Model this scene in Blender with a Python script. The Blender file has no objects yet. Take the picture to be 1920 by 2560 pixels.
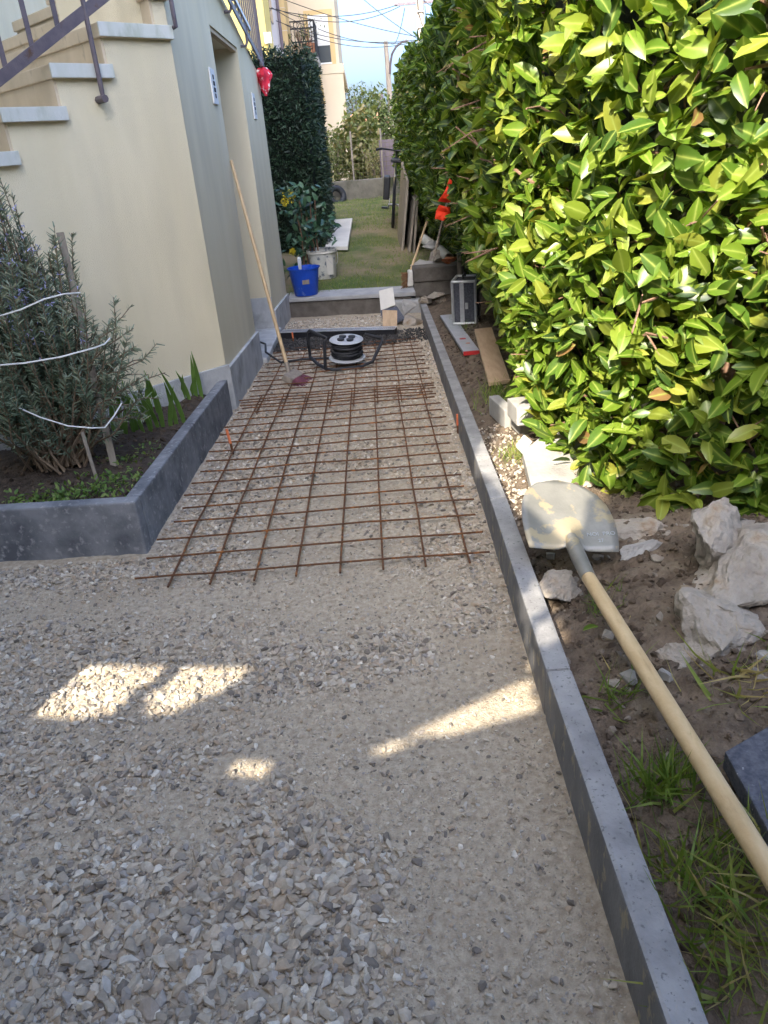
import bpy, bmesh, math, random
import numpy as np
from mathutils import Vector, Matrix, noise as mnoise

random.seed(7); rng = np.random.default_rng(7)
scene = bpy.context.scene
COL = scene.collection

# ------------------------------------------------------------------ camera
F_PX = 1860.0
RC = np.array([[0.99677829, -0.07972986, -0.00872871],
               [-0.02677003, -0.43330133, 0.90085145],
               [-0.07560692, -0.8977155, -0.43403972]])
CAM = np.array([0.0, 0.0, 1.3215])
cd = bpy.data.cameras.new('camera'); cam = bpy.data.objects.new('camera', cd); COL.objects.link(cam)
cd.sensor_fit = 'VERTICAL'; cd.sensor_height = 24.0; cd.lens = 24.0 * F_PX / 2560.0
cd.clip_start = 0.02; cd.clip_end = 3000.0
mw = Matrix.Identity(4)
for r in range(3):
    mw[r][0] = RC[r, 0]; mw[r][1] = -RC[r, 1]; mw[r][2] = -RC[r, 2]; mw[r][3] = CAM[r]
cam.matrix_world = mw
scene.camera = cam

# ------------------------------------------------------------------ world, sun, exposure
SUN_EL = math.radians(38.0)
SUN_AZ = np.array([-0.35, -0.937])
TO_SUN = Vector((SUN_AZ[0] * math.cos(SUN_EL), SUN_AZ[1] * math.cos(SUN_EL), math.sin(SUN_EL))).normalized()
world = bpy.data.worlds.new('World'); scene.world = world; world.use_nodes = True
wn = world.node_tree.nodes; wl_ = world.node_tree.links
sky = wn.new('ShaderNodeTexSky'); sky.sky_type = 'NISHITA'; sky.sun_disc = False
sky.sun_elevation = SUN_EL; sky.sun_rotation = math.atan2(SUN_AZ[0], SUN_AZ[1])
sky.air_density = 0.8; sky.dust_density = 6.8; sky.ozone_density = 5.0
wl_.new(sky.outputs[0], wn['Background'].inputs['Color']); wn['Background'].inputs['Strength'].default_value = 0.13
ld = bpy.data.lights.new('sun', 'SUN'); ld.energy = 2.0; ld.angle = math.radians(0.5); ld.color = (1.0, 0.90, 0.74)
sun = bpy.data.objects.new('sun', ld); COL.objects.link(sun)
sun.rotation_euler = TO_SUN.to_track_quat('Z', 'Y').to_euler(); sun.location = (-3, -8, 9)
scene.view_settings.view_transform = 'Standard'; scene.view_settings.look = 'None'
scene.view_settings.gamma = 1.0; scene.view_settings.exposure = 2.72

# ------------------------------------------------------------------ terrain functions, pixel helpers
def prof(y):
    return np.where(np.asarray(y, float) < 2.7, 0.0, -0.044 * (np.asarray(y, float) - 2.7))
def lawn_z(y):
    return np.interp(y, [8.3, 8.6, 10.3, 12.5, 17, 24], [-.05, -.04, .11, .3, .53, .6])
def ray(px, py):
    return RC @ np.array([(px - 960) / F_PX, (py - 1280) / F_PX, 1.0])
def G(px, py, dz=0.0):
    r = ray(px, py); z = dz
    for i in range(25):
        p = CAM + (z - CAM[2]) / r[2] * r; z = float(prof(p[1])) + dz
    return Vector(p)
def PY(px, py, y):
    r = ray(px, py); return Vector(CAM + y / r[1] * r)
def PX(px, py, x):
    r = ray(px, py); return Vector(CAM + x / r[0] * r)
def PL(px, py, dz=0.0):
    r = ray(px, py); ys = np.linspace(8.0, 30.0, 2201)
    d = CAM[2] + ys * r[2] / r[1] - lawn_z(ys) - dz
    i = np.where(d < 0)[0]; i = i[0] if len(i) else -1
    return Vector(CAM + ys[i] / r[1] * r)
def PP(px, py, p, n):
    r = ray(px, py); p = np.array(p, float); n = np.array(n, float)
    return Vector(CAM + ((p - CAM) @ n) / (r @ n) * r)
def nz(x, y, s=1.0, seed=0.0, o=3):
    return mnoise.fractal(Vector((x * s + seed, y * s - seed, seed * 1.7)), 0.9, 2.1, o)

# ------------------------------------------------------------------ materials
MATS = {}
def pm(name, c1, c2=None, scale=6.0, rough=0.8, bump=0.0, bscale=80.0, tint=None, metal=0.0, spec=0.4,
       stretch=(1, 1, 1), detail=6.0, contrast=(0.35, 0.65), c3=None, c3scale=2.0, c3range=(.55, .7),
       translucent=0.0, rib=None, coat=0.0, bdist=0.01):
    m = bpy.data.materials.new(name); m.use_nodes = True; MATS[name] = m
    nt = m.node_tree; N = nt.nodes; L = nt.links; b = N['Principled BSDF']
    b.inputs['Roughness'].default_value = rough; b.inputs['Metallic'].default_value = metal
    b.inputs['Specular IOR Level'].default_value = spec; b.inputs['Coat Weight'].default_value = coat
    geo = N.new('ShaderNodeNewGeometry'); mp = N.new('ShaderNodeMapping'); mp.inputs['Scale'].default_value = stretch
    L.new(geo.outputs['Position'], mp.inputs['Vector'])
    def nzn(s, d=detail):
        t = N.new('ShaderNodeTexNoise'); t.inputs['Scale'].default_value = s; t.inputs['Detail'].default_value = d
        t.inputs['Roughness'].default_value = 0.6
        L.new(mp.outputs[0], t.inputs['Vector']); return t
    def mix(fac, a, bb):
        x = N.new('ShaderNodeMix'); x.data_type = 'RGBA'
        if isinstance(fac, float): x.inputs[0].default_value = fac
        else: L.new(fac, x.inputs[0])
        for k, v in ((6, a), (7, bb)):
            if isinstance(v, tuple): x.inputs[k].default_value = (*v[:3], 1)
            else: L.new(v, x.inputs[k])
        return x.outputs[2]
    def ramp(sock, lo, hi):
        r = N.new('ShaderNodeMapRange'); r.inputs[1].default_value = lo; r.inputs[2].default_value = hi
        L.new(sock, r.inputs[0]); return r.outputs[0]
    col = c1
    if c2 is not None:
        col = mix(ramp(nzn(scale).outputs['Fac'], *contrast), c1, c2)
    if c3 is not None:
        col = mix(ramp(nzn(c3scale, 4.0).outputs['Fac'], *c3range), col, c3)
    if tint is not None:
        a = N.new('ShaderNodeAttribute'); a.attribute_name = 'tint'
        sp = N.new('ShaderNodeSeparateColor'); L.new(a.outputs['Color'], sp.inputs[0])
        cr = N.new('ShaderNodeValToRGB'); el = cr.color_ramp.elements
        el[0].position = 0.0; el[0].color = (*tint[0], 1); el[1].position = 1.0; el[1].color = (*tint[-1], 1)
        for k in range(1, len(tint) - 1):
            e = el.new(k / (len(tint) - 1)); e.color = (*tint[k], 1)
        L.new(sp.outputs[0], cr.inputs[0])
        if c2 is not None:
            mm = N.new('ShaderNodeMix'); mm.data_type = 'RGBA'; mm.blend_type = 'MULTIPLY'; mm.inputs[0].default_value = 1.0
            L.new(cr.outputs[0], mm.inputs[6]); L.new(col, mm.inputs[7]); col = mm.outputs[2]
        else: col = cr.outputs[0]
        if rib is not None:
            pw = N.new('ShaderNodeMath'); pw.operation = 'POWER'; L.new(sp.outputs[1], pw.inputs[0]); pw.inputs[1].default_value = 9.0
            col = mix(pw.outputs[0], col, rib)
    if isinstance(col, tuple): b.inputs['Base Color'].default_value = (*col, 1)
    else: L.new(col, b.inputs['Base Color'])
    if bump > 0:
        bp = N.new('ShaderNodeBump'); bp.inputs['Strength'].default_value = bump; bp.inputs['Distance'].default_value = bdist
        bt = N.new('ShaderNodeTexNoise'); bt.inputs['Scale'].default_value = bscale; bt.inputs['Detail'].default_value = 4.0; L.new(geo.outputs['Position'], bt.inputs['Vector']); L.new(bt.outputs['Fac'], bp.inputs['Height']); L.new(bp.outputs[0], b.inputs['Normal'])
    if translucent > 0:
        tr = N.new('ShaderNodeBsdfTranslucent'); ms = N.new('ShaderNodeMixShader'); ms.inputs[0].default_value = translucent
        if isinstance(col, tuple): tr.inputs[0].default_value = (*col, 1)
        else:
            br = N.new('ShaderNodeMix'); br.data_type = 'RGBA'; br.blend_type = 'MULTIPLY'; br.inputs[0].default_value = 1.0
            L.new(col, br.inputs[6]); br.inputs[7].default_value = (1.6, 1.5, .6, 1); L.new(br.outputs[2], tr.inputs[0])
        out = N['Material Output']; L.new(b.outputs[0], ms.inputs[1]); L.new(tr.outputs[0], ms.inputs[2]); L.new(ms.outputs[0], out.inputs[0])
    return m

M = {}
M['sand'] = pm('sand', (.33, .27, .195), (.50, .43, .33), 55, .95, 1.0, 190, c3=(.36, .295, .215), c3scale=1.6, bdist=.006)
M['stone'] = pm('crushed_stone', (.75, .75, .75), (1, 1, 1), 60, .88, .5, 260, bdist=.002,
                tint=[(.19, .165, .14), (.36, .31, .245), (.47, .41, .325), (.56, .495, .40), (.44, .34, .235), (.33, .30, .27), (.68, .63, .54)])
M['grit'] = pm('grit', None or (1, 1, 1), None, tint=[(.31, .27, .22), (.40, .35, .285), (.48, .43, .36), (.33, .31, .29)], rough=.9)
M['darkgravel'] = pm('dark_gravel', (.7, .7, .7), (1, 1, 1), 60, .9, .4, 200, tint=[(.035, .033, .032), (.06, .057, .055), (.09, .085, .08)])
M['soil'] = pm('soil', (.095, .069, .048), (.19, .145, .104), 18, .95, .9, 120, c3=(.22, .18, .135), c3scale=7, c3range=(.56, .72), bdist=.012)
M['darksoil'] = pm('dark_soil', (.042, .031, .023), (.09, .067, .05), 22, .95, .9, 110, bdist=.012)
M['clod'] = pm('soil_clod', (.7, .7, .7), (1, 1, 1), 60, .95, .6, 200, tint=[(.07, .05, .034), (.13, .095, .066), (.19, .148, .11), (.30, .265, .22)], bdist=.004)
M['lawn'] = pm('lawn_soil', (.06, .095, .022), (.13, .13, .05), 2.2, .95, .9, 60, c3=(.21, .165, .10), c3scale=1.3, c3range=(.45, .62))
M['grass'] = pm('grass_blade', (1, 1, 1), None, tint=[(.07, .13, .02), (.12, .20, .032), (.19, .26, .05), (.38, .31, .14)], rough=.5, translucent=.3)
M['ground'] = pm('ground_earth', (.14, .13, .07), (.20, .17, .11), .5, .95)
M['stucco'] = pm('cream_stucco', (.74, .66, .46), (.79, .71, .52), 3.0, .92, .7, 240, c3=(.62, .56, .41), c3scale=1.4, c3range=(.52, .75), stretch=(1, 1, .22), bdist=.005, spec=.2)
M['plinth'] = pm('grey_plinth', (.40, .41, .42), (.52, .53, .53), 9, .9, .8, 70, c3=(.30, .30, .29), c3scale=4, c3range=(.55, .7), bdist=.006)
M['slabpaint'] = pm('weathered_white_slab', (.60, .62, .60), (.52, .55, .50), 14, .8, .4, 90, c3=(.33, .37, .29), c3scale=7, c3range=(.55, .75), stretch=(1, 1, .4), bdist=.004)
M['beige'] = pm('beige_riser', (.66, .56, .42), (.58, .49, .36), 8, .85, .4, 90, c3=(.22, .19, .14), c3scale=9, c3range=(.62, .8), stretch=(1, 1, .5), bdist=.004)
M['railmetal'] = pm('purple_grey_paint', (.10, .085, .105), (.14, .115, .13), 20, .45, .15, 120, c3=(.10, .055, .035), c3scale=16, c3range=(.64, .75))
M['silver'] = pm('galvanised_steel', (.55, .56, .58), (.42, .43, .45), 30, .35, .05, 100, metal=.45)
M['kerb_dark'] = pm('dark_kerb_concrete', (.10, .108, .125), (.23, .238, .255), 8, .75, .5, 130, c3=(.34, .34, .35), c3scale=40, c3range=(.56, .72), bdist=.003)
M['kerb'] = pm('grey_kerb_concrete', (.20, .197, .20), (.33, .325, .32), 9, .85, .7, 120, c3=(.13, .13, .13), c3scale=110, c3range=(.60, .68), bdist=.003)
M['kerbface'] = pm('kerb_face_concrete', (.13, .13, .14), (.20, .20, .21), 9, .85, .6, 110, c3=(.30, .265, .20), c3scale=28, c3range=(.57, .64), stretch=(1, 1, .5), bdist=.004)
M['rust'] = pm('rusty_steel', (.15, .062, .022), (.085, .042, .024), 40, .85, .6, 300, c3=(.32, .12, .03), c3scale=22, c3range=(.55, .7), bdist=.002)
M['wood'] = pm('pale_wood', (.44, .31, .17), (.54, .40, .235), 7, .6, .25, 60, stretch=(6, 6, 1), bdist=.002)
M['handle'] = pm('shovel_handle_wood', (.50, .36, .19), (.60, .46, .27), 9, .5, .2, 60, c3=(.36, .25, .13), c3scale=8, c3range=(.58, .75), stretch=(5, 1, 2))
M['greywood'] = pm('weathered_wood', (.21, .175, .14), (.31, .27, .22), 9, .85, .4, 60, stretch=(6, 6, 1), bdist=.003)
M['plank'] = pm('plank_wood', (.52, .38, .25), (.42, .30, .19), 6, .75, .3, 50, stretch=(7, 1.2, 3), bdist=.002)
M['concrete'] = pm('concrete', (.30, .29, .275), (.37, .36, .34), 10, .9, .6, 110, c3=(.24, .23, .215), c3scale=5, bdist=.004)
M['rubble'] = pm('lime_rubble', (.24, .21, .175), (.39, .35, .295), 9, .95, 1.0, 55, c3=(.26, .19, .125), c3scale=9, c3range=(.55, .7), bdist=.012)
M['ledge'] = pm('ledge_concrete', (.27, .275, .28), (.36, .36, .36), 8, .85, .4, 100, bdist=.003)
M['darkstone'] = pm('dark_stone', (.085, .075, .065), (.14, .125, .11), 9, .9, .8, 60, bdist=.006)
M['granite'] = pm('dark_granite', (.05, .055, .075), (.11, .115, .14), 70, .75, .3, 150, c3=(.30, .30, .32), c3scale=90, c3range=(.66, .72))
M['steelblade'] = pm('dusty_steel', (.24, .235, .215), (.32, .31, .28), 9, .5, .15, 60, metal=.45, c3=(.44, .37, .25), c3scale=11, c3range=(.53, .58))
M['black'] = pm('black_plastic', (.012, .013, .016), (.02, .021, .025), 20, .45, .05, 90)
M['rubber'] = pm('black_rubber', (.016, .018, .022), (.028, .03, .036), 30, .6)
M['greyplastic'] = pm('grey_plastic', (.36, .38, .41), (.44, .46, .49), 12, .45)
M['blue'] = pm('blue_plastic', (.008, .055, .40), (.012, .075, .48), 6, .38, c3=(.22, .30, .52), c3scale=9, c3range=(.64, .78))
M['white'] = pm('dirty_white_plastic', (.55, .55, .52), (.44, .44, .42), 10, .55, c3=(.15, .17, .20), c3scale=13, c3range=(.55, .62))
M['cream'] = pm('cream_white', (.62, .60, .55), (.54, .52, .48), 5, .7, .1, 60)
M['whitepaint'] = pm('white_paint', (.78, .78, .76), (.70, .70, .68), 8, .6)
M['dark'] = pm('dark_void', (.012, .012, .012), None, rough=.9)
M['orange'] = pm('orange_fabric', (.80, .055, .012), (.70, .04, .01), 12, .7, translucent=.2)
M['orangepaint'] = pm('orange_marker', (.70, .20, .08), (.6, .15, .06), 20, .6)
M['crisp'] = pm('orange_foil', (.45, .12, .04), (.62, .30, .18), 30, .3, .4, 60)
M['red'] = pm('red_plastic', (.50, .03, .03), (.42, .03, .03), 20, .5)
M['redcloth'] = pm('red_white_cloth', (.62, .02, .05), (.66, .03, .06), 10, .85, c3=(.8, .74, .72), c3scale=15, c3range=(.54, .6))
M['purple'] = pm('purple_bristle', (.12, .035, .06), (.20, .06, .09), 40, .7)
M['brown'] = pm('brown_bristle', (.19, .095, .045), (.26, .14, .07), 40, .8)
M['rope'] = pm('white_rope', (.76, .76, .74), (.66, .66, .64), 90, .8)
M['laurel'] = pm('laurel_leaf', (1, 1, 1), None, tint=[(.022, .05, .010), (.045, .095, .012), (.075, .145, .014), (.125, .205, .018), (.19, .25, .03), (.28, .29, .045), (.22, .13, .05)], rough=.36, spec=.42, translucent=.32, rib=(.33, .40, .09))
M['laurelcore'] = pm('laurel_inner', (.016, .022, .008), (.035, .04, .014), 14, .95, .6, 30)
M['twig'] = pm('twig_bark', (.17, .095, .06), (.26, .16, .11), 40, .85, .4, 120)
M['yew'] = pm('yew_needles', (1, 1, 1), None, tint=[(.010, .026, .016), (.018, .042, .022), (.03, .06, .028)], rough=.55)
M['yewcore'] = pm('yew_inner', (.006, .012, .008), (.012, .02, .012), 20, .95)
M['rosemary'] = pm('rosemary_needles', (1, 1, 1), None, tint=[(.075, .115, .07), (.135, .19, .12), (.23, .28, .20), (.29, .29, .17)], rough=.6)
M['rosstem'] = pm('rosemary_stem', (.16, .11, .07), (.24, .18, .12), 30, .9)
M['flower'] = pm('lilac_flower', (.40, .40, .72), (.52, .52, .8), 20, .7)
M['iris'] = pm('iris_leaf', (.13, .25, .05), (.22, .36, .09), 14, .45, translucent=.3, stretch=(1, 1, .3))
M['weed'] = pm('weed_leaf', (1, 1, 1), None, tint=[(.07, .14, .03), (.12, .21, .045), (.19, .25, .07)], rough=.55, translucent=.25)
M['mahonia'] = pm('mahonia_leaf', (1, 1, 1), None, tint=[(.02, .055, .035), (.035, .085, .045), (.06, .12, .06)], rough=.35)
M['yellow'] = pm('yellow_flower', (.66, .52, .03), (.55, .42, .02), 40, .7)
M['farleaf'] = pm('far_leaf', (1, 1, 1), None, tint=[(.05, .075, .018), (.10, .13, .035), (.20, .22, .07), (.25, .21, .10)], rough=.5, translucent=.25)
M['backwall'] = pm('mossy_wall', (.12, .112, .09), (.19, .175, .145), 4, .95, .8, 30, c3=(.06, .065, .035), c3scale=2.5)
M['yellowwall'] = pm('yellow_wall', (.62, .50, .17), (.66, .54, .20), 1, .9)
M['whitewall'] = pm('pale_wall', (.60, .55, .55), (.64, .59, .59), 1, .9)
M['ochre'] = pm('ochre_quoin', (.55, .40, .19), (.60, .44, .22), 2, .9)
M['creamwall'] = pm('cream_wall', (.60, .50, .36), (.64, .54, .40), .8, .9)
M['terracotta'] = pm('terracotta', (.36, .15, .08), (.42, .19, .11), 8, .85)
M['glass'] = pm('window_glass', (.05, .06, .07), None, rough=.08, spec=.8)
M['bark'] = pm('tree_bark', (.13, .10, .07), (.2, .16, .12), 10, .9)
M['polewood'] = pm('pole_concrete', (.36, .30, .24), (.42, .36, .30), 3, .9)
M['purplepole'] = pm('pole_wood', (.15, .12, .14), (.2, .16, .18), 4, .9)
M['wire'] = pm('wire', (.03, .03, .035), None, rough=.6)
M['rooftile'] = pm('roof_tiles', (.34, .16, .10), (.42, .22, .15), 3, .9)
M['net'] = pm('green_screen', (.14, .13, .06), (.2, .18, .09), 8, .9)

# ------------------------------------------------------------------ object helpers
def wloc(o):
    v = Vector((0, 0, 0))
    while o is not None: v += o.location; o = o.parent
    return v
def tag(o, label=None, cat=None, group=None, kind=None):
    if label: o['label'] = label
    if cat: o['category'] = cat
    if group: o['group'] = group
    if kind: o['kind'] = kind
    return o
def thing(name, label, cat, loc=(0, 0, 0), group=None):
    o = bpy.data.objects.new(name, None); COL.objects.link(o); o.location = loc; o.empty_display_size = .1
    return tag(o, label, cat, group)
def link(name, me, parent=None, loc=None):
    o = bpy.data.objects.new(name, me); COL.objects.link(o)
    if parent is not None: o.parent = parent
    if loc is not None: o.location = loc
    return o
def frame(z, x=None):
    z = Vector(z).normalized(); x = Vector(x) if x is not None else (Vector((0, 0, 1)) if abs(z.z) < .9 else Vector((1, 0, 0)))
    x = (x - z * x.dot(z)).normalized(); y = z.cross(x); return x, y, z
class MB:
    def __init__(s): s.v = []; s.f = []
    def add(s, vs, fs):
        b = len(s.v); s.v += [tuple(p) for p in vs]; s.f += [tuple(b + i for i in f) for f in fs]; return s
    def obox(s, o, ax, ay, az):
        o, ax, ay, az = map(Vector, (o, ax, ay, az))
        vs = [o, o + ax, o + ax + ay, o + ay, o + az, o + ax + az, o + ax + ay + az, o + ay + az]
        return s.add(vs, [(3, 2, 1, 0), (4, 5, 6, 7), (0, 1, 5, 4), (1, 2, 6, 5), (2, 3, 7, 6), (3, 0, 4, 7)])
    def box(s, a, b):
        return s.obox(a, (b[0] - a[0], 0, 0), (0, b[1] - a[1], 0), (0, 0, b[2] - a[2]))
    def beam(s, p, q, w, h, up=(0, 0, 1)):
        p, q = Vector(p), Vector(q); d = q - p; x, y, z = frame(d, up)
        return s.obox(p - x * h / 2 - y * w / 2, x * h, y * w, d)
    def tube(s, pts, r, n=8, cap=True):
        pts = [Vector(p) for p in pts]; k = len(pts); rs = r if isinstance(r, (list, tuple)) else [r] * k
        b = len(s.v); ref = None
        for i, p in enumerate(pts):
            d = (pts[min(i + 1, k - 1)] - pts[max(i - 1, 0)]).normalized()
            x, y, z = frame(d, ref); ref = x
            for j in range(n):
                a = 2 * math.pi * j / n; s.v.append(tuple(p + (x * math.cos(a) + y * math.sin(a)) * rs[i]))
        for i in range(k - 1):
            for j in range(n):
                a, c = b + i * n + j, b + i * n + (j + 1) % n; s.f.append((a, c, c + n, a + n))
        if cap: s.f.append(tuple(b + j for j in reversed(range(n)))); s.f.append(tuple(b + (k - 1) * n + j for j in range(n)))
        return s
    def lathe(s, o, prof_, n=24, axis=(0, 0, 1)):
        x, y, z = frame(axis); o = Vector(o); b = len(s.v)
        for (r, h) in prof_:
            for j in range(n):
                a = 2 * math.pi * j / n; s.v.append(tuple(o + z * h + (x * math.cos(a) + y * math.sin(a)) * r))
        for i in range(len(prof_) - 1):
            for j in range(n):
                a, c = b + i * n + j, b + i * n + (j + 1) % n; s.f.append((a, c, c + n, a + n))
        return s
    def prism(s, poly, d):
        poly = [Vector(p) for p in poly]; d = Vector(d); n = len(poly)
        fs = [tuple(reversed(range(n))), tuple(range(n, 2 * n))] + [(i, (i + 1) % n, n + (i + 1) % n, n + i) for i in range(n)]
        return s.add(poly + [p + d for p in poly], fs)
    def torus(s, o, axis, R, r, n=28, m=8):
        x, y, z = frame(axis); o = Vector(o)
        pts = [o + (x * math.cos(2 * math.pi * i / n) + y * math.sin(2 * math.pi * i / n)) * R for i in range(n + 1)]
        return s.tube(pts, r, m, cap=False)
    def build(s, name, mat, parent=None, loc=None, smooth=False, bevel=0.0):
        base = wloc(parent) if parent is not None else (Vector(loc) if loc is not None else Vector((0, 0, 0)))
        me = bpy.data.meshes.new(name); me.from_pydata([tuple(Vector(p) - base) for p in s.v], [], s.f); me.update()
        bm = bmesh.new(); bm.from_mesh(me); bmesh.ops.recalc_face_normals(bm, faces=bm.faces)
        if bevel > 0:
            bmesh.ops.bevel(bm, geom=[e for e in bm.edges if e.is_manifold and e.calc_face_angle(0) > .5], offset=bevel, segments=2, affect='EDGES', profile=.6)
        bm.to_mesh(me); bm.free()
        me.materials.append(mat if not isinstance(mat, str) else M[mat])
        if smooth:
            me.shade_smooth()
            try: me.set_sharp_from_angle(angle=math.radians(40))
            except Exception: pass
        return link(name, me, parent, None if parent is not None else base)

def arr_mesh(name, V, Fc, mat, tint=None, smooth=False):
    """numpy mesh from verts and equally sized (or list of) faces"""
    me = bpy.data.meshes.new(name); me.vertices.add(len(V)); me.vertices.foreach_set('co', np.asarray(V, np.float32).ravel())
    blocks = Fc if isinstance(Fc, list) else [Fc]
    loops = np.concatenate([b.ravel() for b in blocks]); tot = np.concatenate([np.full(len(b), b.shape[1], np.int32) for b in blocks])
    me.loops.add(len(loops)); me.loops.foreach_set('vertex_index', loops.astype(np.int32))
    me.polygons.add(len(tot)); st = np.concatenate([[0], np.cumsum(tot)[:-1]]).astype(np.int32)
    me.polygons.foreach_set('loop_start', st)
    try: me.polygons.foreach_set('loop_total', tot)
    except Exception: pass
    me.polygons.foreach_set('use_smooth', np.full(len(tot), smooth))
    if tint is not None:
        a = me.attributes.new('tint', 'FLOAT_COLOR', 'POINT'); a.data.foreach_set('color', np.asarray(tint, np.float32).ravel())
    me.update(calc_edges=True); me.materials.append(M[mat]); return me

def tri_hull(n, flat, seed):
    r = np.random.default_rng(seed); bm = bmesh.new()
    pts = r.normal(size=(n, 3)); pts /= np.linalg.norm(pts, axis=1)[:, None]; pts *= (0.88 + .16 * r.random((n, 1)))
    pts *= np.array([1.0, .55 + .4 * r.random(), flat * (.7 + .6 * r.random())]) * .5
    for p in pts: bm.verts.new(p)
    h = bmesh.ops.convex_hull(bm, input=bm.verts); bmesh.ops.triangulate(bm, faces=bm.faces)
    lone = [v for v in bm.verts if not v.link_faces]; bmesh.ops.delete(bm, geom=lone, context='VERTS')
    bm.verts.index_update(); V = np.array([v.co[:] for v in bm.verts]); Fc = np.array([[v.index for v in f.verts] for f in bm.faces])
    bm.free(); return V, Fc
STONES = [tri_hull(14 + i % 6, .62, 100 + i) for i in range(28)]
GRITS = [tri_hull(6, .7, 300 + i) for i in range(8)]

def rotmats(yaw, pitch, roll):
    cy, sy, cp, sp, cr, sr = np.cos(yaw), np.sin(yaw), np.cos(pitch), np.sin(pitch), np.cos(roll), np.sin(roll)
    R = np.empty((len(yaw), 3, 3))
    R[:, 0, 0] = cy * cp; R[:, 0, 1] = cy * sp * sr - sy * cr; R[:, 0, 2] = cy * sp * cr + sy * sr
    R[:, 1, 0] = sy * cp; R[:, 1, 1] = sy * sp * sr + cy * cr; R[:, 1, 2] = sy * sp * cr - cy * sr
    R[:, 2, 0] = -sp; R[:, 2, 1] = cp * sr; R[:, 2, 2] = cp * cr
    return R
def scatter(name, variants, mat, pos, R, sc, tint, parent=None, loc=(0, 0, 0), smooth=False, vt=None):
    """many copies of small variants joined in one mesh. sc: N or Nx3; tint: N; vt: per variant per-vertex green channel"""
    pos = np.asarray(pos, float); N = len(pos); sc = np.asarray(sc, float)
    if sc.ndim == 1: sc = np.repeat(sc[:, None], 3, 1)
    which = rng.integers(0, len(variants), N); Vs = []; Ts = []; F3 = []; F4 = []; off = 0
    base = np.array(wloc(parent)) if parent is not None else np.array(loc)
    for k, var in enumerate(variants):
        idx = np.where(which == k)[0]
        if not len(idx): continue
        V = var[0]; P = np.einsum('nij,nvj->nvi', R[idx], V[None] * sc[idx][:, None]) + pos[idx][:, None] - base
        nv = len(V); Vs.append(P.reshape(-1, 3))
        t = np.zeros((len(idx), nv, 4), np.float32); t[..., 0] = np.asarray(tint)[idx][:, None]; t[..., 3] = 1
        if vt is not None: t[..., 1] = vt[k][None]
        Ts.append(t.reshape(-1, 4))
        for Fc in var[1:]:
            blk = (Fc[None] + (off + np.arange(len(idx)) * nv)[:, None, None]).reshape(-1, Fc.shape[1])
            (F3 if Fc.shape[1] == 3 else F4).append(blk)
        off += len(idx) * nv
    blocks = ([np.concatenate(F3)] if F3 else []) + ([np.concatenate(F4)] if F4 else [])
    me = arr_mesh(name, np.concatenate(Vs), blocks, mat, np.concatenate(Ts), smooth)
    o = link(name, me, parent, None if parent is not None else Vector(loc)); o['kind'] = 'stuff'; return o

def grid_mesh(name, xs, ys, zf, mat, keep=None, smooth=True):
    X, Y = np.meshgrid(xs, ys); Z = np.array([[zf(x, y) for x in xs] for y in ys])
    V = np.stack([X, Y, Z], -1).reshape(-1, 3); nx = len(xs)
    i = np.arange(len(ys) - 1)[:, None] * nx + np.arange(nx - 1)[None]
    Fq = np.stack([i, i + 1, i + 1 + nx, i + nx], -1).reshape(-1, 4)
    if keep is not None:
        c = V[Fq].mean(1); Fq = Fq[[keep(a[0], a[1]) for a in c]]
    return arr_mesh(name, V, Fq, mat, None, smooth)

def rock(name, o, size, seed, mat, parent=None, sub=3, amp=.35, rot=0.0, rough=6.0):
    r = np.random.default_rng(int(seed * 1000)); bm = bmesh.new(); pts = r.normal(size=(13, 3)); pts /= np.linalg.norm(pts, axis=1)[:, None]; pts *= .40 + .16 * r.random((13, 1))
    for p in pts: bm.verts.new(p)
    bmesh.ops.convex_hull(bm, input=bm.verts); bmesh.ops.delete(bm, geom=[v for v in bm.verts if not v.link_faces], context='VERTS')
    bmesh.ops.triangulate(bm, faces=bm.faces)
    for k in range(max(sub - 1, 1)): bmesh.ops.subdivide_edges(bm, edges=bm.edges[:], cuts=1, use_grid_fill=True)
    bm.normal_update(); rm = Matrix.Rotation(rot, 3, 'Z'); sv = Vector((seed, seed * 2.3, 1)); new = []
    for v in bm.verts:
        p = v.co; n = v.normal
        k = .12 * amp * mnoise.noise(p * 4 + sv) + .06 * amp * mnoise.noise(p * 11 + sv) + .03 * amp * mnoise.noise(p * 27 + sv)
        new.append(rm @ Vector(((p.x + n.x * k) * size[0], (p.y + n.y * k) * size[1], (p.z + n.z * k) * size[2])))
    for v, q in zip(bm.verts, new): v.co = q
    me = bpy.data.meshes.new(name); base = Vector(o)
    bm.to_mesh(me); bm.free(); me.materials.append(M[mat])
    ob = link(name, me, parent, base - (wloc(parent) if parent is not None else Vector((0, 0, 0)))); return ob

KX = lambda y: .337 + .0185 * max(y - 0.75, 0)          # inner face of the right kerb
# ================================================================== SETTING
def terrain(x, y):
    return float(prof(y)) if y < 8.3 else float(lawn_z(y))
xs = [-500, -200, -80, -30, -12, -6, -3, -1.5, 0, 1.5, 3, 6, 12, 30, 80, 200, 500]
ys = [-500, -200, -60, -20, -8, -3, 0, 2, 4, 6, 8.2, 8.35, 10, 12, 14, 17, 20, 26, 40, 80, 200, 900]
gme = grid_mesh('ground', xs, ys, lambda x, y: terrain(x, y) - .09 - (.25 if 6 < y < 8.4 else 0), 'ground')
tag(link('ground', gme), kind='structure')

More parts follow.
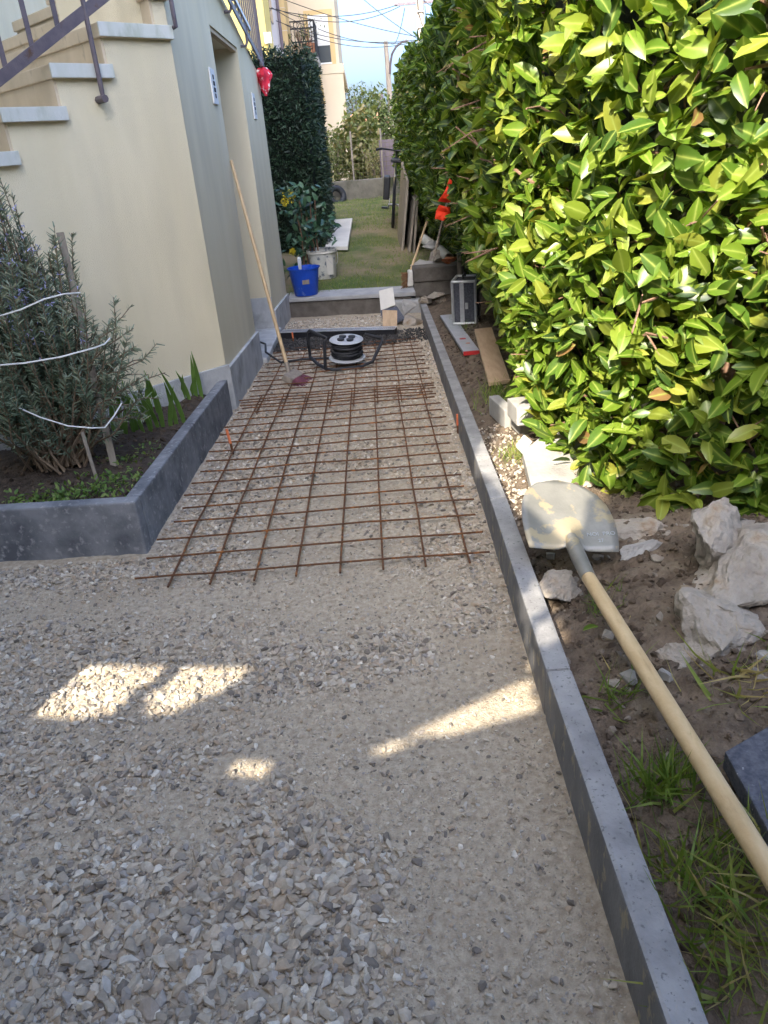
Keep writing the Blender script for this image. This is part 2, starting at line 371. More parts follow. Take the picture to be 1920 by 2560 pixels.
def path_z(x, y):
    return float(prof(y)) + .006 * nz(x, y, 3.0, 2.0) + .004 * nz(x, y, 14, 5.0) + .002 * nz(x, y, 60, 1.0, 2)
pxs = np.concatenate([np.arange(-2.6, -1.3, .05), np.arange(-1.3, .56, .02)]); pys = np.concatenate([np.arange(-1.4, .5, .1), np.arange(.5, 4, .02), np.arange(4, 8.46, .04)])
path = link('gravel_path', grid_mesh('gravel_path', pxs, pys, path_z, 'sand',
            keep=lambda x, y: x < KX(y) + .05 and (x > -.97 or y < 2.58)))
tag(path, kind='structure')

def bed_z(x, y):
    e = x - KX(y) - .07
    h = .045 + .09 * min(max((e - .02) / .25, 0), 1) + .05 * min(max((e - .3) / .5, 0), 1)
    return float(prof(y)) + h + .022 * nz(x, y, 7, 9) + .012 * nz(x, y, 24, 4) + .006 * nz(x, y, 70, 3, 2)
bxs = np.concatenate([np.arange(.38, 1.2, .016), np.arange(1.2, 2.6, .06)]); bys = np.concatenate([np.arange(-.6, .6, .06), np.arange(.6, 3.2, .016), np.arange(3.2, 8.3, .04)])
bed = tag(link('soil_bed', grid_mesh('soil_bed', bxs, bys, bed_z, 'soil', keep=lambda x, y: x > KX(y) + .04)), kind='structure')

lxs = np.arange(-7, 7.01, .15); lys = np.concatenate([np.arange(8.46, 17.4, .1), np.arange(17.5, 24, .5)])
def lz(x, y): return float(lawn_z(y)) + .025 * nz(x, y, 1.2, 3) + .012 * nz(x, y, 5, 3)
lawn = tag(link('lawn', grid_mesh('lawn', lxs, lys, lz, 'lawn')), kind='structure')

def left_z(x, y): return float(prof(y)) + .145 + .02 * nz(x, y, 6, 7) + .012 * nz(x, y, 20, 2) - .05 * max(0, 1 - abs(x + .98) / .12) - .02 * max(0, 1 - abs(y - 2.62) / .12)
lb = grid_mesh('planting_soil', np.arange(-2.7, -.985, .02), np.arange(2.6, 4.75, .02), left_z, 'darksoil', keep=lambda x, y: y - x < 5.62)
tag(link('planting_soil', lb), kind='structure')

# ------------------------------------------------------------------ gravel
def dens(x, y):
    d = (.42 if y < 2.35 else .58) + .8 * nz(x, y, 1.7, 11, 3) + .25 * nz(x, y, 6, 4, 2)
    if y < 2.35:
        d += .28 * min(max((-.05 - x) / .35, -1), 1)
        d -= .55 * math.exp(-((y - 2.08 + .1 * x) / .1) ** 2) * (1 if x < .1 else .3)
        d -= .5 * math.exp(-((y - 1.42 - .55 * (x + .35)) / .075) ** 2)
        d -= .6 * math.exp(-((x - .17) / .12) ** 2 - ((y - 1.35) / .38) ** 2)
        d += .5 * math.exp(-((x + .28) / .16) ** 2 - ((y - 1.0) / .2) ** 2)
        d += .6 * math.exp(-((y - 1.74) / .13) ** 2) * (1 if x < .1 else 0)
        d -= .5 * math.exp(-((x + .5) / .1) ** 2 - ((y - 1.15) / .12) ** 2)
    else:
        d += .12
        if x > KX(y) - .16 or x < -.84: d += .25
        d -= .5 * math.exp(-((x + .1) / .3) ** 2 - ((y - 2.45) / .12) ** 2)
    return min(max(d * 1.25 - .12, .24), 1.0)
def in_path(x, y): return (x < KX(y) - .006) and (x > -.925 if y > 2.5 else x > -2.4)
def sample_path(n, y0, y1, x0, x1, sizef, gate=dens):
    out = []
    X = rng.uniform(x0, x1, n); Y = rng.uniform(y0, y1, n); U = rng.random(n); S = rng.random(n)
    for x, y, u, s in zip(X, Y, U, S):
        if abs(x + .1) > .55 * y + .55: continue
        if not in_path(x, y): continue
        d = gate(x, y)
        if u < d: out.append((x, y, sizef(x, y, s, d)))
    return np.array(out)
def s_near(x, y, s, d):
    base = .0056 + .0046 * d
    if y < 1.5: base *= 1.0 + .42 * max(0, 1.5 - y) / .6 * d * (1 if x < 0 else .35)
    return base * (.45 + 1.75 * s ** 3.2)
st = np.concatenate([sample_path(23000, .62, 1.5, -1.2, .4, s_near), sample_path(30000, 1.5, 2.5, -1.75, .42, s_near),
                     sample_path(25000, 2.5, 6.45, -.94, .5, lambda x, y, s, d: (.0085 + .0045 * d) * (.6 + 1.2 * s ** 2)),
                     sample_path(5200, 7.08, 8.1, -.93, .12, lambda x, y, s, d: .013 * (.7 + 1.2 * s ** 2), lambda x, y: .85)])
zz = np.array([path_z(x, y) for x, y in st[:, :2]])
N = len(st); pos = np.c_[st[:, 0], st[:, 1], zz + st[:, 2] * (.0 + .32 * rng.random(N))]
Rm = rotmats(rng.uniform(0, 6.28, N), rng.normal(0, .33, N), rng.normal(0, .33, N)); tint = np.clip(rng.normal(.5, .3, N), 0, 1)
sc3 = st[:, 2:3] * np.stack([.95 + .45 * rng.random(N), .9 + .3 * rng.random(N), .8 + .4 * rng.random(N)], 1) * 1.25
vis = st[:, 2] / np.hypot(st[:, 1], 1.3); order = np.argsort(-vis); near = order[:300]; rest = order[300:]
stone_me = []
for k, (V, Fc) in enumerate(STONES):
    t = np.zeros((len(V), 4)); t[:, 0] = (k * .37 + .1) % 1; t[:, 3] = 1
    stone_me.append(arr_mesh('stone', V, Fc, 'stone', t))
for i in near:
    o = link('stone', stone_me[i % len(stone_me)], path); m4 = Matrix([list(Rm[i][r] * sc3[i]) + [pos[i][r]] for r in range(3)] + [[0, 0, 0, 1]]); o.matrix_local = m4
scatter('gravel', STONES, 'stone', pos[rest], Rm[rest], sc3[rest], tint[rest], path)
gr = np.concatenate([sample_path(62000, .62, 2.5, -1.75, .42, lambda x, y, s, d: .0020 + .0065 * s ** 4, lambda x, y: .8),
                     sample_path(15000, 2.5, 6.45, -.94, .5, lambda x, y, s, d: .0035 + .0045 * s ** 2, lambda x, y: .8)])
zz = np.array([path_z(x, y) for x, y in gr[:, :2]]); N = len(gr)
scatter('grit', GRITS, 'grit', np.c_[gr[:, :2], zz + gr[:, 2] * .2], rotmats(rng.uniform(0, 6.28, N), rng.normal(0, .5, N), rng.normal(0, .5, N)), gr[:, 2] * 1.5, rng.random(N), path)
# dark gravel strip before the drain
N = 2600; dx = rng.uniform(-.93, .5, N); dy = rng.uniform(6.36, 6.95, N); k = (dx < .17) | (rng.random(N) < .5); dx, dy = dx[k], dy[k]; N = len(dx)
dz = np.array([path_z(a, b) for a, b in zip(dx, dy)]) + .012 + .012 * rng.random(N)
dg = scatter('dark_gravel_strip', STONES, 'darkgravel', np.c_[dx, dy, dz], rotmats(rng.uniform(0, 6.28, N), rng.normal(0, .5, N), rng.normal(0, .5, N)), rng.uniform(.014, .034, N), rng.random(N), path)
me_dark = grid_mesh('dark_gravel_base', np.arange(-.94, .2, .05), np.arange(6.34, 7.0, .05), lambda x, y: path_z(x, y) + .006, 'darksoil'); link('dark_gravel_base', me_dark, path)

# ------------------------------------------------------------------ kerbs
def kerb_block(name, p0, p1, inner_n, th, h, mat, parent, drop=.16, bev=.008):
    p0, p1, n = Vector(p0), Vector(p1), Vector(inner_n)
    d = (p1 - p0).normalized() * .0025
    mb = MB(); mb.obox(p0 + d - Vector((0, 0, drop)), (p1 - p0) - 2 * d, n * th, (0, 0, h + drop)); return mb.build(name, mat, parent, bevel=bev)
rk = thing('kerb_edging', 'long grey concrete kerb edging between gravel path and soil bed', 'kerb', (KX(2), 2, 0))
jy = [-.9, .15, 1.47, 2.48, 3.52, 4.55, 5.5, 6.5, 7.6]
for a, b in zip(jy[:-1], jy[1:]):
    za, zb = float(prof(a)), float(prof(b))
    o = kerb_block('kerb_stone', (KX(a), a, za), (KX(b), b, zb), (1, 0, 0), .062, .148, M['kerb'], rk)
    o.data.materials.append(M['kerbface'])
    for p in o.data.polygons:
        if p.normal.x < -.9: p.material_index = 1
lk = thing('planter_kerb', 'dark blue-grey concrete kerb edging around the rosemary bed', 'kerb', (-.95, 2.55, 0))
kerb_block('kerb_stone', (-2.55, 2.62, 0), (-1.62, 2.575, 0), (.04, 1, 0), .058, .215, M['kerb_dark'], lk)
kerb_block('kerb_stone', (-1.615, 2.575, 0), (-.945, 2.54, 0), (.04, 1, 0), .058, .222, M['kerb_dark'], lk)
kerb_block('kerb_stone', (-.945, 2.604, .0), (-.94, 3.55, -.037), (-1, 0, 0), .058, .219, M['kerb_dark'], lk)
kerb_block('kerb_stone', (-.94, 3.553, -.037), (-.935, 4.5, -.079), (-1, 0, 0), .058, .219, M['kerb_dark'], lk)

# ================================================================== HOUSE WITH OUTSIDE STAIR
AX, AY = -.955, 4.62
U = Vector((.70711, .70711, 0)); NN = Vector((.70711, -.70711, 0)); VI = -NN; A0 = Vector((AX, AY, 0))
def W(u, v, z): return A0 + U * u + VI * v + Vector((0, 0, z))     # v: inward from the stair wall
house = thing('house', 'cream stuccoed house corner with outside stair and deep door recess', 'house', (AX, AY, -.08))
treads = [(-.10, 2.173), (-.41, 1.995), (-.70, 1.817), (-.985, 1.637), (-1.265, 1.457), (-1.55, 1.278), (-1.835, 1.10), (-2.12, .92), (-2.4, .74), (-2.68, .56), (-2.96, .38)]
TH = .062
poly = [(-3.0, -.4), (0, -.4), (0, treads[0][1] - TH)]
for i, (u, t) in enumerate(treads):
    poly.append((u + .025, t - TH))
    nt = treads[i + 1][1] - TH if i + 1 < len(treads) else -.4
    if i + 1 < len(treads): poly.append((u + .025, nt))
poly = [p for i, p in enumerate(poly) if p != poly[i - 1]]
MB().prism([W(u, 0, z) for u, z in poly], VI * 2.3).build('stair_wall', 'stucco', house)
for i, (u, t) in enumerate(treads):
    ur = (0.034 if i == 0 else 0.006 if i == 1 else treads[i - 1][0] + .032)
    tr = MB().obox(W(u, -.028, t - TH), U * (ur - u), VI * 2.3, (0, 0, TH)).build('tread', 'beige', house, bevel=.006)
    MB().obox(W(u - .003, -.034, t - TH + .002), U * (ur - u + .004), VI * .012, (0, 0, TH - .001)).build('tread_end', 'slabpaint', tr, bevel=.003)
    lo = treads[i + 1][1] if i + 1 < len(treads) else t - .17
    MB().obox(W(u + .012, .004, lo), U * .016, VI * 2.26, (0, 0, t - TH - lo - .001)).build('riser', 'beige', house)
for (u, t) in ((.19, 2.352), (.48, 2.53)):
    MB().obox(W(u, .75, t - TH), U * .34, VI * 1.5, (0, 0, TH)).build('tread', 'beige', house, bevel=.006)
    MB().obox(W(u + .02, .76, t - .18), U * .3, VI * 1.48, (0, 0, .18 - TH - .001)).build('riser', 'beige', house)
# wall along the path, with a door recess
Y1, Y2, YE = 5.97, 7.2, 8.52; TK = .55; X0 = AX
def ytop(y): return 2.62 if y < 6 else 2.62 - .205 * (y - 6.0)
def wseg(ya, yb, za, name='wall'):
    return MB().prism([(X0, ya, za), (X0, yb, za), (X0, yb, ytop(yb)), (X0, ya, ytop(ya))], (-TK, 0, 0)).build(name, 'stucco', house)
wseg(AY + .001, Y1, -.4); wseg(Y2, YE, -.5); wseg(Y1 + .0005, Y2 - .0005, 2.185, 'lintel')
MB().box((X0 - 1.6, YE - .3, -.5), (X0 - TK - .002, YE - .004, 2.1)).build('wall', 'stucco', house)
MB().box((X0 - .05, Y1 + .002, 2.158), (X0 - .012, Y2 - .002, 2.184)).build('lintel_trim', 'wood', house)
door = MB().box((X0 - .42, Y1 + .002, -.2), (X0 - .37, Y2 - .002, 2.184)).build('door', 'greywood', house)
MB().tube([(X0 - .37, Y1 + .16, .95), (X0 - .32, Y1 + .16, .95), (X0 - .32, Y1 + .28, .95)], .011, 8).build('handle', 'silver', door)
# plinths
pd = .024
def plz(y): return .185 - .048 * (y - 4.62)
MB().obox(W(-3.0, -pd, -.4), U * (3.0 + pd * .42), VI * (pd - .001), (0, 0, .4 + .205)).build('plinth', 'plinth', house, bevel=.004)
def plinth(ya, yb):
    return MB().prism([(X0 + .001, ya, -.45), (X0 + .001, yb, -.45), (X0 + .001, yb, plz(yb)), (X0 + .001, ya, plz(ya))], (pd, 0, 0)).build('plinth', 'plinth', house, bevel=.004)
plinth(AY - .008, Y1 + .004); plinth(Y2 - .012, YE)
MB().box((X0 - .30, Y2 - .014, -.4), (X0 + .001, Y2 - .001, plz(Y2) + .12)).build('plinth', 'plinth', house)
MB().box((X0 - .36, Y1 + .01, -.4), (X0 + .06, Y2 - .02, -.10)).build('doorstep', 'plinth', house, bevel=.012)
# vents
def vent(y, z):
    v = MB().box((X0 + .001, y - .085, z - .105), (X0 + .012, y + .085, z + .105)).build('vent_grille', 'whitepaint', house, bevel=.003)
    for k, (dz, hw) in enumerate([(-.055, .018), (-.02, .03), (.018, .03), (.055, .018)]):
        MB().box((X0 + .0125, y - hw, z + dz - .013), (X0 + .0145, y + hw, z + dz + .013)).build('slot', 'dark', v)
vent(5.72, 1.80); vent(7.79, 1.79)
# stair railing: sloped flat bar, balusters, one bolted post
def RW(u, z): return W(u, -.055, z)
sl = .58
lower = MB().beam(RW(-1.75, 1.291), RW(.02, 1.291 + sl * 1.77), .012, .05, up=(0, 0, 1)).build('stair_railing', 'railmetal', house)
MB().beam(RW(-1.75, 2.12), RW(.02, 2.12 + sl * 1.77), .012, .045, up=(0, 0, 1)).build('handrail', 'railmetal', lower)
for u in (-.63, -.775, -.92, -1.065, -1.21, -1.355, -.34, -.2):
    zb = 1.291 + sl * (u + 1.75)
    MB().obox(RW(u - .011, zb - .01), U * .022, VI * .008, (0, 0, .86)).build('baluster', 'railmetal', lower)
MB().tube([W(-.478, .0, 1.668), RW(-.478, 1.668), RW(-.478, 1.70), RW(-.478, 3.2)], .0125, 8).build('post', 'railmetal', lower)
MB().tube([W(-.478, .0, 1.664), W(-.478, -.075, 1.664)], .018, 8).build('bolt', 'railmetal', lower)
MB().tube([W(.01, -.02, 1.985), W(.015, -.05, 1.99), W(.01, -.055, 2.03), W(.0, -.055, 3.2)], .012, 8).build('post', 'railmetal', lower)
# railing on the wall top along the path
def BR(y, dz, o=.05): return Vector((X0 + o, y, ytop(y) + dz))
bar = MB().beam(BR(5.2, .02, .06), BR(8.35, .06, .06), .012, .05).build('terrace_railing', 'railmetal', house)
MB().beam(BR(5.2, .10, .065), BR(7.7, .10, .065), .02, .03).build('flat_bar', 'silver', bar)
for y in np.arange(5.3, 8.4, .14):
    MB().obox(BR(y, .0, .055), (.012, 0, 0), (0, .02, 0), (0, 0, .95)).build('baluster', 'railmetal', bar)
for y in (5.35, 6.05, 6.75, 7.45):
    MB().tube([BR(y, -.10, .0), BR(y, -.10, .045), BR(y, -.07, .06), BR(y, .05, .06)], .011, 6).build('bracket', 'railmetal', bar)
MB().tube([BR(8.35, .9, .06), BR(8.40, .5, .06), BR(8.43, .2, .06), BR(8.44, .08, .06), BR(8.40, .02, .06), BR(8.34, .03, .06)], .016, 8).build('scroll_end', 'railmetal', bar)
# main house body beside and above the stair; unseen upper bay added to throw the path's shade
mh = MB().box((-8.0, -.998, -.4), (-3.35, 14.0, 11.4)).build('main_wall', 'stucco', house)
bay = MB().box((-8.0, -1.32, 2.735), (-1.222, -1.0, 12.4)).build('shade_bay', 'stucco', house)
rf = MB().prism([(-8.4, -.95, 11.401), (-2.9, -.95, 11.401), (-5.7, -.95, 13.0)], (0, 15.3, 0)).build('roof', 'rooftile', house)
cl = MB()
for k in range(7):
    a = k / 7 * 6.28
    c = PX(662, 212, X0 + .05) ; cl.v
base = PX(661, 205, X0 + .06)
def cloth(center, name):
    n, m = 14, 12; V = []; Fc = []
    for i in range(m):
        t = i / (m - 1); r = .014 + .05 * math.sin(math.pi * min(t * .9 + .15, 1)) * (1 + .25 * math.sin(t * 9))
        for j in range(n):
            a = 2 * math.pi * j / n; rr = r * (1 + .28 * math.sin(a * 4 + t * 5) + .12 * math.sin(a * 7))
            V.append((center.x + rr * math.cos(a), center.y + rr * math.sin(a) * 1.3, center.z + .12 - .24 * t))
    for i in range(m - 1):
        for j in range(n): Fc.append((i * n + j, i * n + (j + 1) % n, (i + 1) * n + (j + 1) % n, (i + 1) * n + j))
    mb = MB(); mb.add(V, Fc); return mb.build(name, 'redcloth', None, center, smooth=True)
tag(cloth(base, 'cloth'), 'red and white patterned cloth tied to the end of the terrace railing', 'cloth')

# unseen screen added behind the viewer; top and openings shape shade and light patches
E1 = Vector((.99, -.14, 0)).normalized(); SN = Vector((E1.y, -E1.x, 0)); S0 = Vector((0, -1.0, 0))
def to_screen(x, y, z=0.0):
    p = Vector((x, y, z)); t = (S0 - p).dot(SN) / TO_SUN.dot(SN); q = p + TO_SUN * t; return ((q - S0).dot(E1), q.z)
holes = []
for pa in ([(-.93, 1.86), (-.70, 1.825), (-.70, 1.80), (-.80, 1.62), (-.86, 1.60), (-1.02, 1.63)], [(-.63, 1.815), (-.42, 1.785), (-.51, 1.68), (-.63, 1.60), (-.70, 1.60), (-.715, 1.68)],
           [(-.42, 1.415), (-.33, 1.40), (-.355, 1.34), (-.44, 1.36)], [(.345, 1.645), (-.03, 1.445), (.10, 1.43), (.345, 1.50)],
           [(-.03, 1.445), (-.12, 1.40), (-.06, 1.385), (.05, 1.43)]):
    holes.append([to_screen(*p) for p in pa])
tops = sorted([to_screen(*p) for p in ((.335, 3.12, 0), (.39, 2.72, .13), (.45, 2.40, .14), (.54, 1.98, .2), tuple(PY(1480, 1290, 2.33)), tuple(PY(1560, 1130, 2.38)), tuple(PY(1720, 950, 2.13)), tuple(PY(1930, 720, 2.03)), (2.2, 2.0, 1.3))])
def screen_top(u): return 2.80 if u < tops[0][0] - .02 else float(np.interp(u, [t[0] for t in tops], [t[1] for t in tops]))
for pq in ([(1290, 1500), (1345, 1440), (1380, 1510), (1318, 1545)], [(1328, 1560), (1390, 1530), (1412, 1590), (1345, 1620)]):
    pts_ = [G(a_, b_, .148) for a_, b_ in pq]; holes.append([to_screen(p.x, p.y, p.z) for p in pts_])
holes.append([to_screen(KX(1.7), y_, z_) for y_, z_ in ((1.92, .14), (1.72, .14), (1.57, .0), (1.68, .0))])
yscr = thing('shade_screen', 'added unseen board screen shaped to cast shade and light patches', 'screen', S0)
def cuts(u):
    out = []
    for h in holes:
        zs = []
        for i in range(len(h)):
            (x1, y1), (x2, y2) = h[i], h[i - 1]
            if (x1 > u) != (x2 > u): zs.append(y1 + (y2 - y1) * (u - x1) / (x2 - x1))
        zs.sort(); out += [(zs[i], zs[i + 1]) for i in range(0, len(zs) - 1, 2)]
    return sorted(out)
edges_u = [-7, -6, -5, -4, -3, -2.5] + list(np.arange(-2.3, 1.2, .025)) + [1.5, 2, 3, 4.5]
ud = E1; nd = Vector((E1.y, -E1.x, 0)) * .02
for ua, ub in zip(edges_u[:-1], edges_u[1:]):
    um = (ua + ub) / 2; z0 = -.3; mb = MB()
    for (c0, c1) in cuts(um) + [(screen_top(um), 99)]:
        if c0 > z0: mb.obox(S0 + E1 * (ua + .0002) + Vector((0, 0, z0)), E1 * (ub - ua - .0004), nd, (0, 0, c0 - z0))
        z0 = max(z0, c1)
    mb.build('board', 'greywood', yscr)

# ================================================================== REINFORCING MESH
def mesh_sheet(rows, x0, r, y0, y1, label, lift, over, skew=0.0, jit=.006):
    root = thing('reinforcing_mesh', label, 'reinforcing mesh', (x0, y0, float(prof(y0))), 'rusty mesh sheets on the gravel')
    def gz(x, y): return path_z(x, y) * .3 + float(prof(y)) * .7 + lift + .006 * nz(x, y, 2.2, 31)
    for k in range(8):
        x = x0 + .15 * k + random.uniform(-.004, .004); n = 22
        pts = [(x + skew * (y - y0) + .003 * nz(x, y, 3, 8), y, gz(x, y)) for y in np.linspace(y0, y1, n)]
        MB().tube(pts, r, 6).build('long_bar', 'rust', root, smooth=True)
    for y in rows:
        a, b = over; xa = x0 - a + random.uniform(-.02, .02); xb = x0 + 1.05 + b + random.uniform(-.02, .02); tl = random.uniform(-.004, .004)
        pts = [(x + skew * (y - y0), y + tl * (x - x0) - .004 * (x - x0), gz(x, y) + 2 * r * .9) for x in np.linspace(xa, xb, 10)]
        MB().tube(pts, r, 6).build('cross_bar', 'rust', root, smooth=True)
mesh_sheet([2.30 + .15 * i for i in range(17)], -.79, .0042, 2.235, 4.80, 'near rusty steel mesh sheet with bar ends towards the open gravel', .022, (.115, .08))
mesh_sheet([4.52 + .1485 * i for i in range(14)], -.775, .0042, 4.42, 6.50, 'far rusty steel mesh sheet under the cable reel', .013, (.12, .07), skew=.004)
def stake(px, py, h, label, mat='orangepaint', r=.007, tilt=(0, 0), low=.0):
    p = G(px, py); q = p + Vector((tilt[0], tilt[1], h)); mid = p.lerp(q, .45)
    t = thing('marker_stake', label, 'stake', p); MB().tube([p - Vector((0, 0, .05)), mid], r * .9, 7).build('shaft', 'rust', t); MB().tube([mid, q], r, 7).build('painted_top', mat, t)
stake(585, 1138, .14, 'orange-tipped marker stake beside the planter kerb', tilt=(-.02, 0.02))
stake(1145, 1085, .11, 'pinkish orange marker stake against the long grey kerb')
stake(734, 858, .10, 'short orange marker stake in the dark gravel by the drain')

# ================================================================== DRAIN, STEP
da, db = G(700, 850), G(987, 846); da.y = 6.98; db.y = 6.72; da.x = -.90; db.x = .165
zt = -.115
drain = thing('drain_channel', 'black drain channel with silver slotted grate across the path', 'drain', (-.4, 6.85, -.19))
dd = (db - da); dd.z = 0; L_ = dd.length; dd.normalize(); dn = Vector((-dd.y, dd.x, 0)); o0 = Vector((da.x, da.y, zt - .12))
MB().obox(o0, dd * L_, dn * .012, (0, 0, .12)).build('channel_side', 'black', drain)
MB().obox(o0 + dn * .108, dd * L_, dn * .012, (0, 0, .12)).build('channel_side', 'black', drain)
MB().obox(o0 + dn * .0125, dd * L_, dn * .095, (0, 0, .02)).build('channel_bottom', 'black', drain)
MB().obox(o0 + dn * .0125 + dd * (L_ - .01), dd * .0098, dn * .095, (0, 0, .115)).build('channel_end', 'black', drain)
gb = o0 + Vector((0, 0, .1215))
grate = MB().obox(gb, dd * L_, dn * .02, (0, 0, .006)).obox(gb + dn * .1, dd * L_, dn * .02, (0, 0, .006)).build('grate_frame', 'silver', drain)
nb = 62
for k in range(nb + 1):
    p = gb + dd * (L_ - .009) * (k / nb) + dn * .0202; MB().obox(p, dd * .009, dn * .0796, (0, 0, .0055)).build('grate_bar', 'silver', grate)
step = thing('concrete_step', 'grey concrete step ledge between gravel and lawn', 'step', (-.25, 8.25, -.33))
MB().prism([(-.93, 8.40, -.085), (.45, 8.10, -.075), (.45, 8.42, -.055), (-.93, 8.66, -.055)], (0, 0, .045)).build('tread', 'ledge', step, bevel=.01)
MB().prism([(-.93, 8.425, -.42), (.40, 8.125, -.42), (.40, 8.4, -.42), (-.93, 8.64, -.42)], (0, 0, .336)).build('front_face', 'darkstone', step)

# ================================================================== BROOM (house wall)
def bristles(mb, o, ax, down, w, ln, th, n, spread=.25):
    o, ax, down = Vector(o), Vector(ax).normalized(), Vector(down).normalized(); sd = ax.cross(down)
    for k in range(n):
        a = random.uniform(-.5, .5); b = random.uniform(-.5, .5); p = o + ax * (a * w) + sd * (b * th)
        q = p + down * ln * random.uniform(.85, 1.08) + ax * (a * w * spread * 2) + sd * (b * th * spread * 3 + random.uniform(-.006, .006))
        mb.tube([p, q], [.0022, .0014], 4)
bh = G(722, 930, .07); top = PX(578, 402, X0 + .016)
br = thing('broom', 'wooden-handled broom with purple bristles leaning on the cream wall', 'broom', G(735, 938))
hd = (top - bh).normalized()
MB().tube([bh, bh.lerp(top, .5), top], [.0135, .0135, .012], 10).build('handle', 'wood', br, smooth=True)
b0 = bh - hd * .02; bdir = Vector((.80, -.28, -.50)).normalized(); bax = Vector((.30, .95, -.06)).normalized(); bax = (bax - bdir * bax.dot(bdir)).normalized(); bsd = bax.cross(bdir)
MB().tube([b0 + hd * .09, b0], .0175, 10).build('socket', 'greywood', br, smooth=True)
MB().obox(b0 - bax * .105 - bsd * .024 - bdir * .015, bax * .21, bsd * .048, bdir * .08).build('head', 'greywood', br, bevel=.01)
mb = MB(); bristles(mb, b0 + bdir * .06, bax, bdir, .19, .15, .042, 300, .25); mb.build('bristles', 'purple', br)

# ================================================================== CABLE REEL
rc = G(880, 905); rc.x = -.235; rc.y = 5.62; gzr = float(prof(5.62)) + .035
reel = thing('cable_reel', 'black cable reel with grey disc and tubular stand on rusty mesh', 'cable reel', (rc.x, rc.y, gzr))
ax = Vector((.05, -.09, 1)).normalized(); rx, ry, rz_ = frame(ax, (1, 0, 0)); base = Vector((rc.x, rc.y, gzr + .03))
MB().lathe(base, [(.0, 0), (.135, 0), (.14, .006), (.135, .012), (.06, .014), (0, .014)], 36, ax).build('lower_flange', 'greyplastic', reel, smooth=True)
mb = MB(); pts = []
for lay in range(7):
    for i in range(28):
        a = i / 28 * 6.283; r = .112 + .009 * math.sin(lay * 2.3 + i * .22) - .012 * (lay / 7)
        pts.append(base + ax * (.024 + .0165 * (lay + i / 28)) + (rx * math.cos(a) + ry * math.sin(a)) * r)
mb.tube(pts, .0098, 7); mb.lathe(base, [(.10, .014), (.10, .138)], 28, ax); mb.build('cable_coil', 'rubber', reel, smooth=True)
MB().lathe(base + ax * .14, [(0, 0), (.122, 0), (.128, .004), (.122, .010), (.09, .013), (.085, .008), (.05, .008), (0, .008)], 40, ax).build('top_disc', 'greyplastic', reel, smooth=True)
tp = base + ax * .149
for k in range(4):
    a = .6 + k * 1.57; MB().lathe(tp + (rx * math.cos(a) + ry * math.sin(a)) * .05, [(0, 0), (.026, 0), (.028, .012), (.02, .016), (0, .014)], 14, ax).build('socket', 'rubber', reel, smooth=True)
def rp(a, b, c): return base + rx * a + ry * b + ax * c
MB().tube([rp(-.16, -.20, -.012), rp(-.155, -.20, .2), rp(-.13, -.19, .215), rp(-.27, .02, .215), rp(-.29, .05, .19), rp(-.285, .055, -.005)], .0125, 8).build('frame', 'rubber', reel, smooth=True)
MB().tube([rp(-.285, .055, .0), rp(-.22, -.08, -.015), rp(-.15, -.19, -.015), rp(-.10, -.215, -.013), rp(.1, -.17, -.013), rp(.19, -.10, .0), rp(.27, .03, .11), rp(.265, .06, .125), rp(.14, .05, .165)], .0125, 8).build('frame', 'rubber', reel, smooth=True)
cpt = [rp(-.14, .05, -.012), rp(-.35, .06, -.02), (rc.x - .52, rc.y + .10, gzr + .012), (rc.x - .66, rc.y + .33, gzr + .05), (X0 + .03, 6.20, gzr + .06), (X0 - .1, 6.3, gzr + .09)]
cpt = [Vector(p) for p in cpt]; sm = []
for i in range(len(cpt) - 1):
    for t in np.linspace(0, 1, 6, endpoint=False): sm.append(cpt[i].lerp(cpt[i + 1], t))
MB().tube(sm, .0085, 7).build('loose_cable', 'rubber', reel, smooth=True)

# ================================================================== BUCKETS
bb = PL(764, 742); bb.z = -.028; bb.y = 8.50; bb.x = -.735
def bucket(o, rb, rt, h, name, label, mat, cat='bucket'):
    t = thing(name, label, cat, o)
    MB().lathe(o, [(0, 0), (rb, 0), (rb + .002, .004), (rt, h), (rt + .012, h + .002), (rt + .012, h - .012), (rt + .003, h - .014), (rt - .006, h - .004), (rb - .004, .012), (0, .012)], 36).build('body', mat, t, smooth=True)
    return t
t = bucket(bb, .125, .168, .29, 'bucket', 'bright blue plastic bucket standing on the concrete step', 'blue')
fw = Vector((.25, -1, 0)).normalized(); rt_ = Vector((1, .25, 0)).normalized()
MB().obox(bb + fw * .1475 + Vector((0, 0, .13)) - rt_ * .055, rt_ * .075, fw * .004, Vector((0, 0, .045)) + fw * .006).build('sticker', 'greywood', t)
hp = [bb + Vector((.165 * math.cos(a), .165 * math.sin(a), .285 - .02 * math.sin(a / 2))) for a in np.linspace(3.3, 6.1, 14)]
tr = thing('trowel', 'pale-handled trowel standing in the blue bucket', 'trowel', bb + Vector((-.03, 0, .12)))
MB().tube([bb + Vector((-.03, -.03, .24)), bb + Vector((-.035, -.02, .28)), bb + Vector((-.035, -.01, .35)), bb + Vector((-.035, -.005, .395)), bb + Vector((-.035, -.005, .40))], [.013, .017, .02, .019, .008], 10).build('grip', 'whitepaint', tr, smooth=True)
MB().obox(bb + Vector((-.05, -.048, .262)), (.03, 0, 0), (0, -.004, 0), (0, .012, .12)).build('grip_inlay', 'greyplastic', tr)
MB().tube([bb + Vector((-.03, -.03, .245)), bb + Vector((-.02, -.03, .06))], [.006, .006], 6).build('shank', 'silver', tr)
MB().prism([bb + Vector((-.045, -.03, .16)), bb + Vector((.01, -.03, .16)), bb + Vector((.0, -.03, .02)), bb + Vector((-.03, -.03, .02))], (0, .003, 0)).build('blade', 'steelblade', tr)
wb = PL(812, 697); wb = Vector((-.57, 9.32, float(lawn_z(9.32)) - .005))
